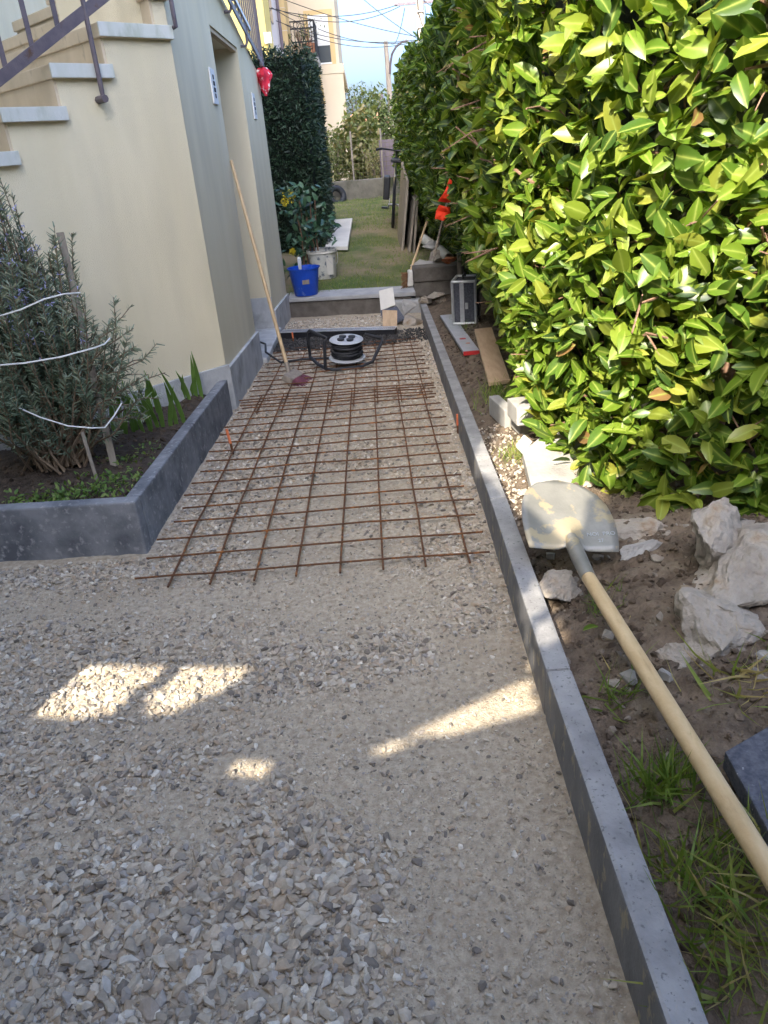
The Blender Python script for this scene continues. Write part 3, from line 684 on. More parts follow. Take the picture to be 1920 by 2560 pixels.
t = bucket(wb, .15, .172, .33, 'bucket', 'dirty white paint bucket behind the blue bucket', 'white')
MB().lathe(wb, [(.172, .285), (.182, .29), (.182, .31), (.174, .315)], 36).build('rim_band', 'cream', t, smooth=True)
pl = [wb + Vector((.05, -.165, .05)), wb + Vector((.12, -.128, .05)), wb + Vector((.128, -.136, .24)), wb + Vector((.053, -.176, .24))]
MB().prism(pl, (.003, -.004, 0)).build('label_panel', 'cream', t)
hp = [wb + Vector((.185 * math.cos(a), .185 * math.sin(a), .29 - .14 * math.sin((a - 4.9) / 1.6 * 3.14159))) for a in np.linspace(4.9, 6.5, 14)]
MB().tube(hp, .003, 5).build('wire_handle', 'silver', t)

# white board on lawn
q = [PL(813, 624), PL(868, 634), PL(881, 558), PL(833, 570)]
q = [Vector((-.60, 10.75, 0)), Vector((-.29, 10.62, 0)), Vector((-.235, 12.95, 0)), Vector((-.53, 12.95, 0))]
for p in q: p.z = float(lawn_z(p.y)) + .03
tag(MB().prism(q, (0, 0, .05)).build('board', 'cream', None, q[0], bevel=.004), 'long off-white board lying flat on the lawn', 'board')
# boards leaning on the hedge
def lean_board(y0, y1, xb, xt, h, th, label, mat, top_cut=.0, zoff=0.0):
    za, zb = float(lawn_z(y0)) + zoff - .02, float(lawn_z(y1)) + zoff - .02
    o = Vector((xb, y0, za))
    poly = [(xb, y0, za), (xb, y1, zb), (xt, y1 + .02, zb + h), (xt, y0 + .25, za + h + top_cut), (xt - .01, y0 + .1, za + h - .04)]
    poly = [(xb, y0, za), (xb, y1, zb), (xt, y1, zb + h), (xt, y0, za + h + top_cut)]
    return tag(MB().prism(poly, (th, 0, 0)).build('board', mat, None, o, bevel=.003), label, 'board', 'boards leaning against the hedge')
lean_board(10.45, 11.6, .42, .545, .98, .03, 'widest grey board leaning on the hedge, in front of the other boards', 'greywood', -.12)
lean_board(10.28, 11.3, .505, .62, .66, .025, 'shorter grey board leaning behind the widest board', 'greywood', .0)
lean_board(10.22, 11.9, .56, .70, 1.06, .025, 'rearmost grey board leaning nearest to the hedge leaves', 'greywood', .0)
# bicycle
def bicycle(o):
    t = thing('bicycle', 'dark bicycle seen end-on leaning against the hedge behind boards', 'bicycle', o)
    tl = Vector((.12, 0, 1)).normalized(); fwd = Vector((0.05, 1, .05)).normalized(); sd = fwd.cross(tl).normalized()
    def B(a, b, c): return o + fwd * a + sd * b + tl * c
    for a in (0, 1.05):
        w = MB().torus(B(a, 0, .34), sd, .325, .02, 36, 8).build('wheel', 'rubber', t, smooth=True)
        MB().torus(B(a, 0, .34), sd, .30, .008, 36, 6).build('rim', 'silver', w, smooth=True)
        sp = MB()
        for k in range(14):
            an = k / 14 * 6.28; sp.tube([B(a, 0, .34), B(a + .3 * math.cos(an), 0, .34 + .3 * math.sin(an))], .0015, 4)
        sp.build('spokes', 'silver', w)
        MB().torus(B(a, 0, .34), sd, .355, .025, 30, 6).build('mudguard', 'black', w, smooth=True)
    fr = MB(); bk, hd_, st_, bbk, fk = B(0, 0, .34), B(.83, 0, .80), B(.27, 0, .72), B(.42, 0, .28), B(1.05, 0, .34)
    for a, b in ((bbk, st_), (bbk, hd_), (st_, hd_), (bk, bbk), (bk, st_), (hd_, fk)): fr.tube([a, b], .017, 8)
    fr.build('frame', 'silver', t, smooth=True)
    MB().tube([B(.22, 0, .90), st_], .014, 8).build('seat_post', 'silver', t)
    MB().prism([B(.06, -.08, .90), B(.06, .08, .90), B(.22, .04, .91), B(.36, .015, .90), B(.36, -.015, .90), B(.22, -.04, .91)], tl * .05).build('saddle', 'black', t, bevel=.012)
    MB().tube([hd_, B(.78, 0, 1.02)], .015, 8).build('stem', 'black', t)
    hb = MB().tube([B(.62, .30, 1.04), B(.72, .22, 1.05), B(.79, 0, 1.03), B(.72, -.22, 1.05), B(.62, -.30, 1.04)], .012, 8).build('handlebar', 'black', t, smooth=True)
    for s in (-1, 1): MB().tube([B(.60, .31 * s, 1.04), B(.70, .235 * s, 1.05)], .018, 8).build('grip', 'rubber', hb)
    MB().tube([B(.42, -.09, .28), B(.42, .09, .28)], .018, 8).build('crank_axle', 'silver', t)
    for s in (-1, 1):
        c = MB().tube([B(.42, .08 * s, .28), B(.42 - .12 * s, .09 * s, .22)], .011, 6).build('crank', 'silver', t)
        MB().obox(B(.37 - .12 * s, .095 * s, .205), fwd * .1, sd * (.10 * s), tl * .025).build('pedal', 'black', c)
    MB().obox(B(-.12, -.17, .40), fwd * .3, sd * .1, tl * .32).build('pannier', 'black', t, bevel=.02)
    MB().lathe(B(.42, -.075, .28), [(0, 0), (.09, 0), (.09, .006), (0, .006)], 24, sd).build('chainring', 'silver', t)
bicycle(Vector((.385, 12.25, float(lawn_z(12.25)) - .01)))
# tyre by the back wall
ty = Vector((PY(841, 482, 16.3).x, 16.3, float(lawn_z(16.3)) + .11))
tag(MB().torus(ty, (.5, -1, .35), .15, .06, 28, 10).build('tyre', 'rubber', None, ty, smooth=True), 'black tyre lying against the low back wall', 'tyre')
# far push broom, post, flag, pipe, packet, sleepers
ph = Vector((.385, 8.34, -.03)); pt_ = PY(1085, 500, 9.3)
t = thing('push_broom', 'push broom with brown bristles leaning into the hedge on the step', 'broom', ph)
hd2 = (pt_ - (ph + Vector((.03, .05, .13)))).normalized(); hb0 = ph + Vector((.02, .05, .13))
MB().tube([hb0, pt_], .0125, 8).build('handle', 'wood', t, smooth=True)
MB().obox(ph + Vector((-.005, -.06, .03)), (.06, .02, -.0), (-.01, .18, .0), (.025, .02, .15)).build('head', 'cream', t, bevel=.012)
mb = MB(); bristles(mb, ph + Vector((.005, .03, .09)), (.03, .25, .9), (-.9, .1, -.42), .15, .075, .10, 150, .2); mb.build('bristles', 'brown', t)
fl = PY(1128, 490, 8.0)
fpole = thing('warning_flag', 'bright orange-red cloth strip hanging in the hedge', 'flag', PY(1085, 640, 5.6))
def ribbon(pxl, y, w, name, par):
    V = []; Fc = []; n = len(pxl)
    for i, (a, b, ww) in enumerate(pxl):
        c = PY(a, b, y + .03 * math.sin(i * 1.7)); V += [c + Vector((-ww, .02 * math.sin(i * 2), .01)), c + Vector((0, -.025 * math.cos(i), 0)), c + Vector((ww, .02 * math.cos(i * 2.2), -.01))]
    for i in range(n - 1): Fc += [(3 * i, 3 * i + 1, 3 * i + 4, 3 * i + 3), (3 * i + 1, 3 * i + 2, 3 * i + 5, 3 * i + 4)]
    mb = MB(); mb.add(V, Fc); o = mb.build(name, 'orange', par, smooth=True)
    md = o.modifiers.new('s', 'SOLIDIFY'); md.thickness = .004; return o
ribbon([(1130, 448, .012), (1127, 465, .02), (1125, 480, .035), (1118, 495, .042), (1112, 505, .045)], 5.35, .05, 'cloth', fpole)
ribbon([(1112, 515, .036), (1108, 530, .045), (1103, 540, .04), (1098, 550, .028)], 5.35, .05, 'cloth', fpole)
MB().tube([PY(1085, 640, 5.6), PY(1136, 430, 5.42)], .008, 6).build('pole', 'greywood', fpole)
pa_, pb_ = PY(1060, 598, 9.3), PY(1122, 645, 8.55)
tag(MB().tube([pa_, pa_.lerp(pb_, .45), pa_.lerp(pb_, .62) + Vector((0, 0, .01)), pb_], .055, 16, cap=False).lathe(pb_, [(.055, 0), (.047, 0), (.045, -.2), (0, -.2)], 16, (pb_ - pa_)).build('pipe', 'cream', None, pa_, smooth=True), 'pale plastic pipe lying on rubble below the hedge', 'pipe')
sz = -.10
MB_ = MB().box((.44, 8.16, .055), (.98, 8.42, .20)); tag(MB_.build('sleeper', 'darkstone', None, (.44, 8.2, .055), bevel=.012), 'upper dark sleeper block under the orange packet', 'sleeper', 'stacked sleepers beside the step')
tag(MB().box((.445, 8.18, -.10), (1.0, 8.44, .052)).build('sleeper', 'darkstone', None, (.445, 8.2, -.1), bevel=.012), 'lower dark sleeper block resting on rubble', 'sleeper', 'stacked sleepers beside the step')
bp_ = PY(1126, 683, 8.28); bp_.z = .20
o = rock('crisp_packet', bp_ + Vector((0, 0, .035)), (.21, .12, .085), 4.2, 'crisp', None, 3, .5); tag(o, 'crumpled orange packet on the upper sleeper', 'packet')
pp = PY(1150, 735, 7.6); tag(MB().beam((pp.x, 7.6, -.2), (pp.x + .004, 7.62, .62), .04, .03).build('post', 'greywood', None, (pp.x, 7.6, -.2)), 'thin weathered wooden post behind the tool case', 'post')
for k, (a, b, w, h) in enumerate([(1062, 660, .3, .12), (1090, 640, .28, .15), (1050, 668, .16, .1), (1105, 655, .34, .10), (1080, 615, .3, .14), (1070, 690, .2, .1)]):
    p = PY(a, b, 8.62 + .06 * k); tag(rock('rubble_stone', p, (w, .25, h), 10 + k, 'rubble' if k % 2 else 'concrete', None, 3, .4, k), 'rubble stone piled behind the sleepers below the plastic pipe', 'stone', 'rubble behind the sleepers')
for k, (a, b, w, h) in enumerate([(1065, 752, .2, .12), (1105, 760, .22, .14), (1060, 790, .16, .14), (1090, 738, .2, .10)]):
    p = PY(a, b, 8.05 - .1 * (k % 2)); tag(rock('rubble_stone', p, (w, .2, h), 30 + k, 'rubble', None, 3, .45, k), 'rubble stone packed below the sleepers', 'stone', 'rubble below the sleepers')
# offcuts leaning on the step's end and a concrete lump
def quadboard(pix, ys_, th, name, mat, label, cat='offcut', grp=None):
    v = [PY(a, b, y) for (a, b), y in zip(pix, ys_)]; n = (v[1] - v[0]).cross(v[2] - v[0]).normalized()
    if n.y < 0: n = -n
    return tag(MB().prism(v, n * th).build(name, mat, None, v[0]), label, cat, grp)
quadboard([(947, 727), (982, 718), (988, 762), (952, 776)], [8.02, 8.02, 7.92, 7.92], .02, 'tile_offcut', 'cream', 'pale thin tile leaning on the concrete step')
quadboard([(950, 776), (992, 766), (1012, 795), (960, 815)], [7.78, 7.78, 7.3, 7.3], .02, 'tile_offcut', 'granite', 'dark tile lying below the pale tile at the step')
quadboard([(956, 775), (993, 776), (993, 818), (957, 822)], [7.02, 7.02, 6.95, 6.95], .018, 'board_offcut', 'plank', 'yellowish board offcut standing behind the drain end')
tag(MB().prism([(.21, 8.08, -.45), (.5, 8.02, -.45), (.5, 8.3, -.45), (.21, 8.36, -.45)], (0, 0, .345)).build('concrete_pier', 'ledge', None, (.3, 8.1, -.4), bevel=.02), 'rough concrete pier at the right end of the step', 'pier')
tag(rock('concrete_lump', (.34, 7.3, -.19), (.26, .26, .18), 51, 'rubble', None, 4, .4), 'pale concrete lump at the end of the long kerb', 'concrete')
tag(rock('concrete_lump', (.34, 7.62, -.12), (.2, .26, .24), 57, 'concrete', None, 4, .3), 'taller concrete stub behind the pale lump', 'concrete')

# ================================================================== TOOL CASE, LEVEL, PLANK
co = Vector((.655, 6.32, bed_z(.7, 6.35) + .03)); yaw = math.radians(-14); ca, sa = math.cos(yaw), math.sin(yaw)
cx_, cy_ = Vector((ca, sa, 0)), Vector((-sa, ca, 0)); w_, d_, h_ = .19, .30, .34
case = thing('tool_case', 'black tool case with aluminium edges standing on the spirit level board', 'case', co)
MB().obox(co + cx_ * .006 + cy_ * .006 + Vector((0, 0, .006)), cx_ * (w_ - .012), cy_ * (d_ - .012), (0, 0, h_ - .012)).build('shell', 'granite', case)
ed = MB()
for a in (0, w_):
    for b in (0, d_): ed.tube([co + cx_ * a + cy_ * b, co + cx_ * a + cy_ * b + Vector((0, 0, h_))], .012, 8)
    for z in (0, h_): ed.tube([co + cx_ * a + Vector((0, 0, z)), co + cx_ * a + cy_ * d_ + Vector((0, 0, z))], .012, 8)
for b in (0, d_):
    for z in (0, h_): ed.tube([co + cy_ * b + Vector((0, 0, z)), co + cy_ * b + cx_ * w_ + Vector((0, 0, z))], .012, 8)
ed.build('edge_trim', 'silver', case, smooth=True)
MB().obox(co + cx_ * .06 - cy_ * .004, cx_ * .035, cy_ * .012, (0, 0, h_)).build('closing_band', 'silver', case)
MB().obox(co + cx_ * .105 - cy_ * .012, cx_ * .022, cy_ * .02, Vector((0, 0, .05))).build('latch', 'silver', case).location.z += .12
MB().obox(co - cx_ * .003 + cy_ * .05 + Vector((0, 0, .12)), cx_ * .01, cy_ * .13, (0, 0, .1)).build('sticker', 'crisp', case)
MB().tube([co + cx_ * .077 + cy_ * .1 + Vector((0, 0, h_ + .005)), co + cx_ * .077 + cy_ * .11 + Vector((0, 0, h_ + .03)), co + cx_ * .077 + cy_ * .25 + Vector((0, 0, h_ + .03)), co + cx_ * .077 + cy_ * .26 + Vector((0, 0, h_ + .005))], .009, 8).build('handle', 'black', case)
la, lb_ = Vector((.60, 6.95, 0)), Vector((.60, 5.18, 0))
for p in (la, lb_): p.z = bed_z(p.x + .05, p.y) + .012
lev = thing('spirit_level', 'long grey straightedge level with red end and red vial spot', 'level', lb_)
MB().obox(lb_, (.115, 0, 0), la - lb_, (0, 0, .022)).build('body', 'greyplastic', lev, bevel=.003)
MB().obox(lb_ + Vector((-.001, -.018, -.001)), (.117, 0, 0), (0, .017, 0), (0, 0, .026)).build('end_cap', 'red', lev)
MB().lathe(lb_ + (la - lb_) * .28 + Vector((.055, 0, .0225)), [(0, .002), (.024, .002), (.026, 0)], 18).build('vial_spot', 'red', lev)
MB().lathe(lb_ + (la - lb_) * .17 + Vector((.07, 0, .0225)), [(0, .002), (.016, .002), (.017, 0)], 18).build('vial_spot', 'crisp', lev)
pa = Vector((.70, 5.32, bed_z(.74, 5.3) + .10)); pb = Vector((.61, 4.08, bed_z(.66, 4.1) + .035))
tag(MB().obox(pb, (.125, .02, 0), pa - pb, (0, .0, .026)).build('plank', 'plank', None, pb, bevel=.003), 'bare wooden plank lying between hedge and kerb', 'plank')

# ================================================================== BLOCKS, SLAB, SHOVEL, RUBBLE
def block(px, py, dz, w, d, h, yaw, label, mat='concrete', name='concrete_block', grp=None):
    p = G(px, py, dz); c, s = math.cos(yaw), math.sin(yaw)
    return tag(MB().obox(p, (c * w, s * w, 0), (-s * d, c * d, 0), (0, 0, h)).build(name, mat, None, p, bevel=.006), label, 'block', grp)
block(1300, 1092, .10, .22, .16, .085, .12, 'lower pale concrete block behind the leaning slab')
block(1292, 1066, .19, .22, .16, .085, .10, 'upper pale concrete block touching the hedge leaves')
block(1262, 1075, .08, .055, .26, .10, .15, 'low concrete block at the left of the block stack')
tag(MB().prism([G(1290, 1118, .13), G(1310, 1093, .14), G(1330, 1110, .14), G(1310, 1140, .13)], (0, 0, .012)).build('tile_piece', 'whitepaint', None, G(1290, 1118, .1)), 'small white tile piece beside the leaning slab', 'tile')
sl_ = [G(a_, b_, .13 + (1225 - b_) / 170 * .07) for a_, b_ in ((1330, 1225), (1500, 1225), (1530, 1090), (1405, 1050), (1306, 1130))]
sn = (sl_[1] - sl_[0]).cross(sl_[4] - sl_[0]).normalized(); sn = sn if sn.z > 0 else -sn
for p in sl_: p -= sn * sn.dot(p - sl_[0])
tag(MB().prism(sl_, -sn * .045).build('concrete_slab', 'concrete', None, sl_[0], bevel=.006), 'pale concrete slab tilted behind the shovel blade', 'slab')
# shovel
ss = G(1432, 1380, .20); he = G(2060, 2400, .20); hdir = (he - ss).normalized()
r_ = ray(1388, 1202); best = None
for t_ in np.linspace(1.5, 3.6, 600):
    p = CAM + t_ * r_; d = abs((Vector(p) - ss).length - .315)
    if p[2] < .36 and (best is None or d < best[0]): best = (d, Vector(p))
tip = best[1]
r2 = Vector(RC @ np.array([1, .12, 0])); fwdv = (tip - ss).normalized(); side = (r2 - fwdv * r2.dot(fwdv)).normalized(); bn = side.cross(fwdv)
if bn.z < 0: bn = -bn
sh = thing('shovel', 'round-nosed shovel with dusty steel blade and long wooden handle', 'shovel', ss)
outl = [(-.04, .0), (-.132, .012), (-.143, .05), (-.146, .11), (-.138, .175), (-.112, .24), (-.068, .288), (0, .31), (.068, .288), (.112, .24), (.138, .175), (.146, .11), (.143, .05), (.132, .012), (.04, .0)]
def bl(a, t): return ss + side * a + fwdv * t + bn * (.9 * a * a + .012 * math.sin(t * 8) - .03 * (t / .31) * 0)
mb = MB(); nr = 12; rows_ = []
for i in range(nr + 1):
    t_ = .31 * i / nr; t_ = min(t_, .3085)
    hw = np.interp(t_, [0, .02, .06, .11, .175, .24, .288, .302, .31], [.136, .141, .145, .146, .138, .112, .068, .036, .002])
    rows_.append([bl(hw * s, t_ + (-.014 * abs(s) + .010 if i == 0 else 0)) for s in np.linspace(-1, 1, 13)])
V = [p for r in rows_ for p in r]; Fc = [(i * 13 + j, i * 13 + j + 1, (i + 1) * 13 + j + 1, (i + 1) * 13 + j) for i in range(nr) for j in range(12)]
# raised centre ridge
for k, p in enumerate(V):
    i, j = divmod(k, 13); w = max(0, 1 - abs(j - 6) / 1.6); fall = max(0, 1 - i / 7.5); V[k] = p + bn * (.026 * w * fall)
mb.add(V, Fc); blade = mb.build('blade', 'steelblade', sh, smooth=True)
md = blade.modifiers.new('thick', 'SOLIDIFY'); md.thickness = .0022; md.offset = -1
sb = MB().tube([ss + fwdv * .05 + bn * .012, ss + fwdv * .01 + bn * .018, ss + hdir * .05 + bn * .012, ss + hdir * .15], [.018, .0235, .0235, .021], 14).build('socket', 'steelblade', sh, smooth=True)
MB().tube([ss + hdir * .10, ss + hdir * .5, he], [.0195, .0205, .0195], 16).build('handle', 'handle', sh, smooth=True)
def txt(s, o, ax, up, size, mat, par):
    cu = bpy.data.curves.new('stamp', 'FONT'); cu.body = s; cu.size = size; cu.extrude = .0004
    ob = bpy.data.objects.new('tmp', cu); COL.objects.link(ob); dg_ = bpy.context.evaluated_depsgraph_get(); me = bpy.data.meshes.new_from_object(ob.evaluated_get(dg_)); bpy.data.objects.remove(ob)
    x = Vector(ax).normalized(); z = x.cross(Vector(up)).normalized(); y = z.cross(x); m4 = Matrix(((x.x, y.x, z.x, 0), (x.y, y.y, z.y, 0), (x.z, y.z, z.z, 0), (0, 0, 0, 1)))
    me.transform(m4); me.materials.clear(); me.materials.append(M[mat]); o2 = link('stamp', me, par, Vector(o) - wloc(par)); return o2
tn = side.cross(fwdv); tn = tn if tn.dot(bn) > 0 else -tn
def on_blade(a, t): return ss + side * a + fwdv * t + bn * (.9 * a * a + .012 * math.sin(t * 8) + .004)
txt('NOI  PRO', on_blade(.052, .058), on_blade(.13, .058) - on_blade(.052, .058), bn.cross(side) if bn.cross(side).dot(fwdv) > 0 else -bn.cross(side), .020, 'greyplastic', sh)
txt('27', on_blade(.082, .034), on_blade(.12, .034) - on_blade(.082, .034), fwdv, .018, 'greyplastic', sh)

# big rubble in the bed
def bigrock(px, py, dz, size, seed, label, rot=0, grp=None, mat='rubble', sub=5, amp=.5):
    p = G(px, py, dz); tag(rock('rubble_chunk', p, size, seed, mat, None, sub, amp, rot, 5.5), label, 'rubble', grp)
bigrock(1795, 1345, .22, (.42, .28, .30), 3.3, 'large pale mortar chunk resting on the longer chunk', .5)
bigrock(1860, 1440, .15, (.66, .34, .28), 8.1, 'long pale mortar chunk under the upper chunk', .55)
bigrock(1750, 1550, .13, (.42, .30, .24), 5.7, 'grey mortar chunk at the foot of the long chunk', .9)
bigrock(1690, 1640, .13, (.12, .10, .085), 2.2, 'fist-sized pale lump below the grey mortar chunk', .2)
bigrock(1600, 1380, .14, (.20, .11, .07), 6.4, 'flat grey shard beside the shovel blade', .5, mat='concrete')
bigrock(1570, 1335, .13, (.28, .18, .11), 9.9, 'cream mortar lump under the hedge by the shovel', .1)
bigrock(1390, 1465, .11, (.16, .13, .10), 12.5, 'brownish lump in the soil below the shovel socket', .3, mat='rubble')
bigrock(1530, 1365, .12, (.10, .09, .08), 13.5, 'brown lump right under the shovel blade corner', .3, mat='clod')
bigrock(1660, 1465, .13, (.055, .05, .045), 14.5, 'brown pebble left of the mortar chunks', .3, mat='clod', sub=3)
bigrock(1640, 1520, .12, (.05, .045, .04), 15.5, 'small white lump near the mortar chunks', .3, sub=3)
bigrock(1785, 2025, .09, (.07, .05, .045), 16.5, 'rounded tan pebble in the grass beside the shovel handle', .3, mat='concrete', sub=3)
for k in range(26):
    a_, b_ = random.uniform(.06, .6), random.uniform(1.3, 2.75); x_ = KX(b_) + .09 + a_; sz_ = random.uniform(.02, .05)
    tag(rock('rubble_stone', (x_, b_, bed_z(x_, b_) + sz_ * .2), (sz_ * 1.3, sz_, sz_ * .8), 70 + k * 1.3, random.choice(['rubble', 'concrete', 'rubble', 'soil']), None, 2, .5, k), 'small rubble stone scattered in the soil around the shovel', 'stone', 'small stones in the soil bed')
dsl = [G(1812, 1878, .18), G(1925, 1812, .18), G(1990, 1990, .175), G(1925, 2085, .175)]
tag(MB().prism(dsl, (0, 0, -.045)).build('granite_slab', 'granite', None, dsl[0], bevel=.004), 'dark speckled granite slab beside the shovel handle', 'slab')

# ================================================================== VEGETATION
def leaf_var(wid, fold, droop, wave, seed):
    r = np.random.default_rng(seed); ts = [0, .14, .36, .62, .84, 1.0]; ws = [.0, .62, 1.0, .93, .55, 0]
    V = []; rib = []
    for t, w in zip(ts, ws):
        zc = -droop * t * t
        if w == 0: V.append((0, t, zc)); rib.append(1.0)
        else:
            e = wid * w * .5; wv = wave * r.normal()
            V += [(-e, t, zc + fold * e + wv), (0, t, zc), (e, t, zc + fold * e - wv)]; rib += [0, 1, 0]
    V = np.array(V); F3 = [(0, 2, 1), (0, 3, 2)]; F4 = []
    for k in range(3):
        b = 1 + 3 * k; F4 += [(b, b + 1, b + 4, b + 3), (b + 1, b + 2, b + 5, b + 4)]
    n = len(V) - 1; F3 += [(n - 3, n - 2, n), (n - 2, n - 1, n)]
    return (V, np.array(F3), np.array(F4)), np.array(rib)
LV = [leaf_var(.42 + .05 * (k % 3), .35 - .1 * (k % 2), .05 + .12 * (k % 4), .02, k) for k in range(10)]
LAUREL = [a for a, b in LV]; LRIB = [b for a, b in LV]
def basis_from(dirv, nrm):
    """N rotation matrices: column y = leaf axis, z = leaf face normal"""
    y = dirv / np.linalg.norm(dirv, axis=1)[:, None]; x = np.cross(y, nrm); x /= np.linalg.norm(x, axis=1)[:, None] + 1e-9; z = np.cross(x, y)
    return np.stack([x, y, z], 2)
# laurel hedge plan: polyline of its face, outward normals on the left/near side
HP = np.array([(2.6, 1.95), (1.75, 1.98), (1.14, 2.08), (.78, 2.40), (.615, 3.0), (.59, 4.0), (.64, 6.0), (.66, 9.0), (.68, 12.0), (.70, 15.6)])
seg = np.linalg.norm(np.diff(HP, axis=0), axis=1); cum = np.concatenate([[0], np.cumsum(seg)]); HL = cum[-1]
def hpos(s):
    s = np.clip(s, 0, HL - 1e-6); i = np.clip(np.searchsorted(cum, s, side='right') - 1, 0, len(seg) - 1); t = (s - cum[i]) / seg[i]
    p = HP[i] + (HP[i + 1] - HP[i]) * t[:, None]; d = (HP[i + 1] - HP[i]) / seg[i][:, None]
    return p, np.c_[-d[:, 1], d[:, 0]] * 1.0
# outward normal: for travel direction (-x then +y) outward is to the left side (-x / -y)
def outward(s):
    p, n = hpos(s); d = np.c_[n[:, 1], -n[:, 0]]        # direction
    o = np.c_[-d[:, 1], d[:, 0]]; return p, o
def hedge_in(z, y):     # inset of the face low down
    return .34 * np.clip((.95 - z) / .85, 0, 1) ** 1.2 * np.interp(y, [2.9, 3.4, 4.5, 8, 12], [.25, .4, 1.5, 1.3, .8])
hroot = thing('laurel_hedge', 'tall cherry laurel hedge, sunlit beside the shovel and shaded beyond', 'hedge', (1.0, 3.0, .1))
def ztop(y): return np.interp(y, [0, 4, 6, 9, 11.5, 14, 15.6], [2.75, 2.45, 2.12, 2.28, 2.36, 2.3, 2.1])
def hedge_leaves(n, s0, s1, lmin, lmax, spread, zmin):
    s = rng.uniform(s0, s1, n); p, o = outward(s); zt = ztop(p[:, 1]); z = zmin(p[:, 0], p[:, 1]) + (zt - zmin(p[:, 0], p[:, 1])) * rng.random(n)
    dep = rng.exponential(.075, n) - .03 + .05 * np.array([nz(a, b, 2.2, 19) for a, b in zip(s, z)]) * 1.6
    ins = hedge_in(z, p[:, 1]) + dep
    xy = p - o * ins[:, None]; gz = np.interp(p[:, 1], [0, 2.7, 8.3, 8.6, 17], [.12, .12, -.1, 0, .53])
    pos = np.c_[xy, np.maximum(z + gz * 0, gz + .05)]
    o3 = np.c_[o, np.zeros(n)]; tang = np.c_[-o[:, 1], o[:, 0], np.zeros(n)]
    d = o3 * rng.uniform(.15, .9, n)[:, None] + tang * rng.normal(0, .75, n)[:, None] + np.array([0, 0, 1]) * rng.normal(.25, .6, n)[:, None]
    nr = o3 * rng.uniform(.5, 1.1, n)[:, None] + np.array([0, 0, 1]) * rng.uniform(.0, .9, n)[:, None] + rng.normal(0, spread, (n, 3))
    return pos, basis_from(d, nr), rng.uniform(lmin, lmax, n), z
zmin_near = lambda x, y: np.interp(y, [1.9, 2.4, 3.0, 4.0, 5.0], [.16, .13, .16, .22, .1])
zmin_far = lambda x, y: np.interp(y, [4, 8.4, 8.8, 10.3, 15.6], [.12, .02, .1, .16, .5])
posN, RN, lN, zN = hedge_leaves(14500, 0.1, 4.35, .035, .122, .6, zmin_near)
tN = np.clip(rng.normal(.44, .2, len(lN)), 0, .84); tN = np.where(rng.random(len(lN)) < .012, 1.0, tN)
dist = np.linalg.norm(posN - CAM, axis=1)
pc = (posN - CAM) @ RC; u_ = 960 + F_PX * pc[:, 0] / pc[:, 2]; v_ = 1280 + F_PX * pc[:, 1] / pc[:, 2]
infr = (u_ < 1950) & (v_ > -30) & (u_ > 1150); score = np.where(infr, lN / dist, 0)
# prefer outermost leaves
outer = np.argsort(-score)[:300]; restm = np.ones(len(lN), bool); restm[outer] = False; rest = np.where(restm)[0]
leaf_me = []
for k in range(20):
    (V, F3, F4), rb = LV[k % 10]; t = np.zeros((len(V), 4)); t[:, 0] = .2 + .03 * k; t[:, 1] = rb; t[:, 3] = 1
    leaf_me.append(arr_mesh('leaf', V, [F3, F4], 'laurel', t, True))
hb_ = np.array(hroot.location)
for q_, i in enumerate(outer):
    o = link('leaf', leaf_me[q_ % 20], hroot); o.matrix_local = Matrix([list(RN[i][r] * lN[i]) + [posN[i][r] - hb_[r]] for r in range(3)] + [[0, 0, 0, 1]])
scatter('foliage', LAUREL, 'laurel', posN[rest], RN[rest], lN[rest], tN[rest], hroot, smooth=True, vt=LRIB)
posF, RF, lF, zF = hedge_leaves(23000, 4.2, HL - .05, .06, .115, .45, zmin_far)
scatter('foliage', LAUREL, 'laurel', posF, RF, lF, np.clip(rng.normal(.13, .13, len(lF)), 0, .7), hroot, smooth=True, vt=LRIB)  # far leaves tinted darker, painting in the hedge's shade
# top of far hedge
n = 3500; s = rng.uniform(4.2, HL - .05, n); p, o = outward(s); ins = rng.uniform(0, .9, n); xy = p - o * ins[:, None]
pt = np.c_[xy, ztop(p[:, 1]) - .02 + rng.normal(0, .05, n)]
scatter('foliage', LAUREL, 'laurel', pt, basis_from(rng.normal(0, 1, (n, 3)) + [0, 0, .3], rng.normal(0, .5, (n, 3)) + [0, 0, 1]), rng.uniform(.06, .11, n), rng.random(n) * .45, hroot, smooth=True, vt=LRIB)
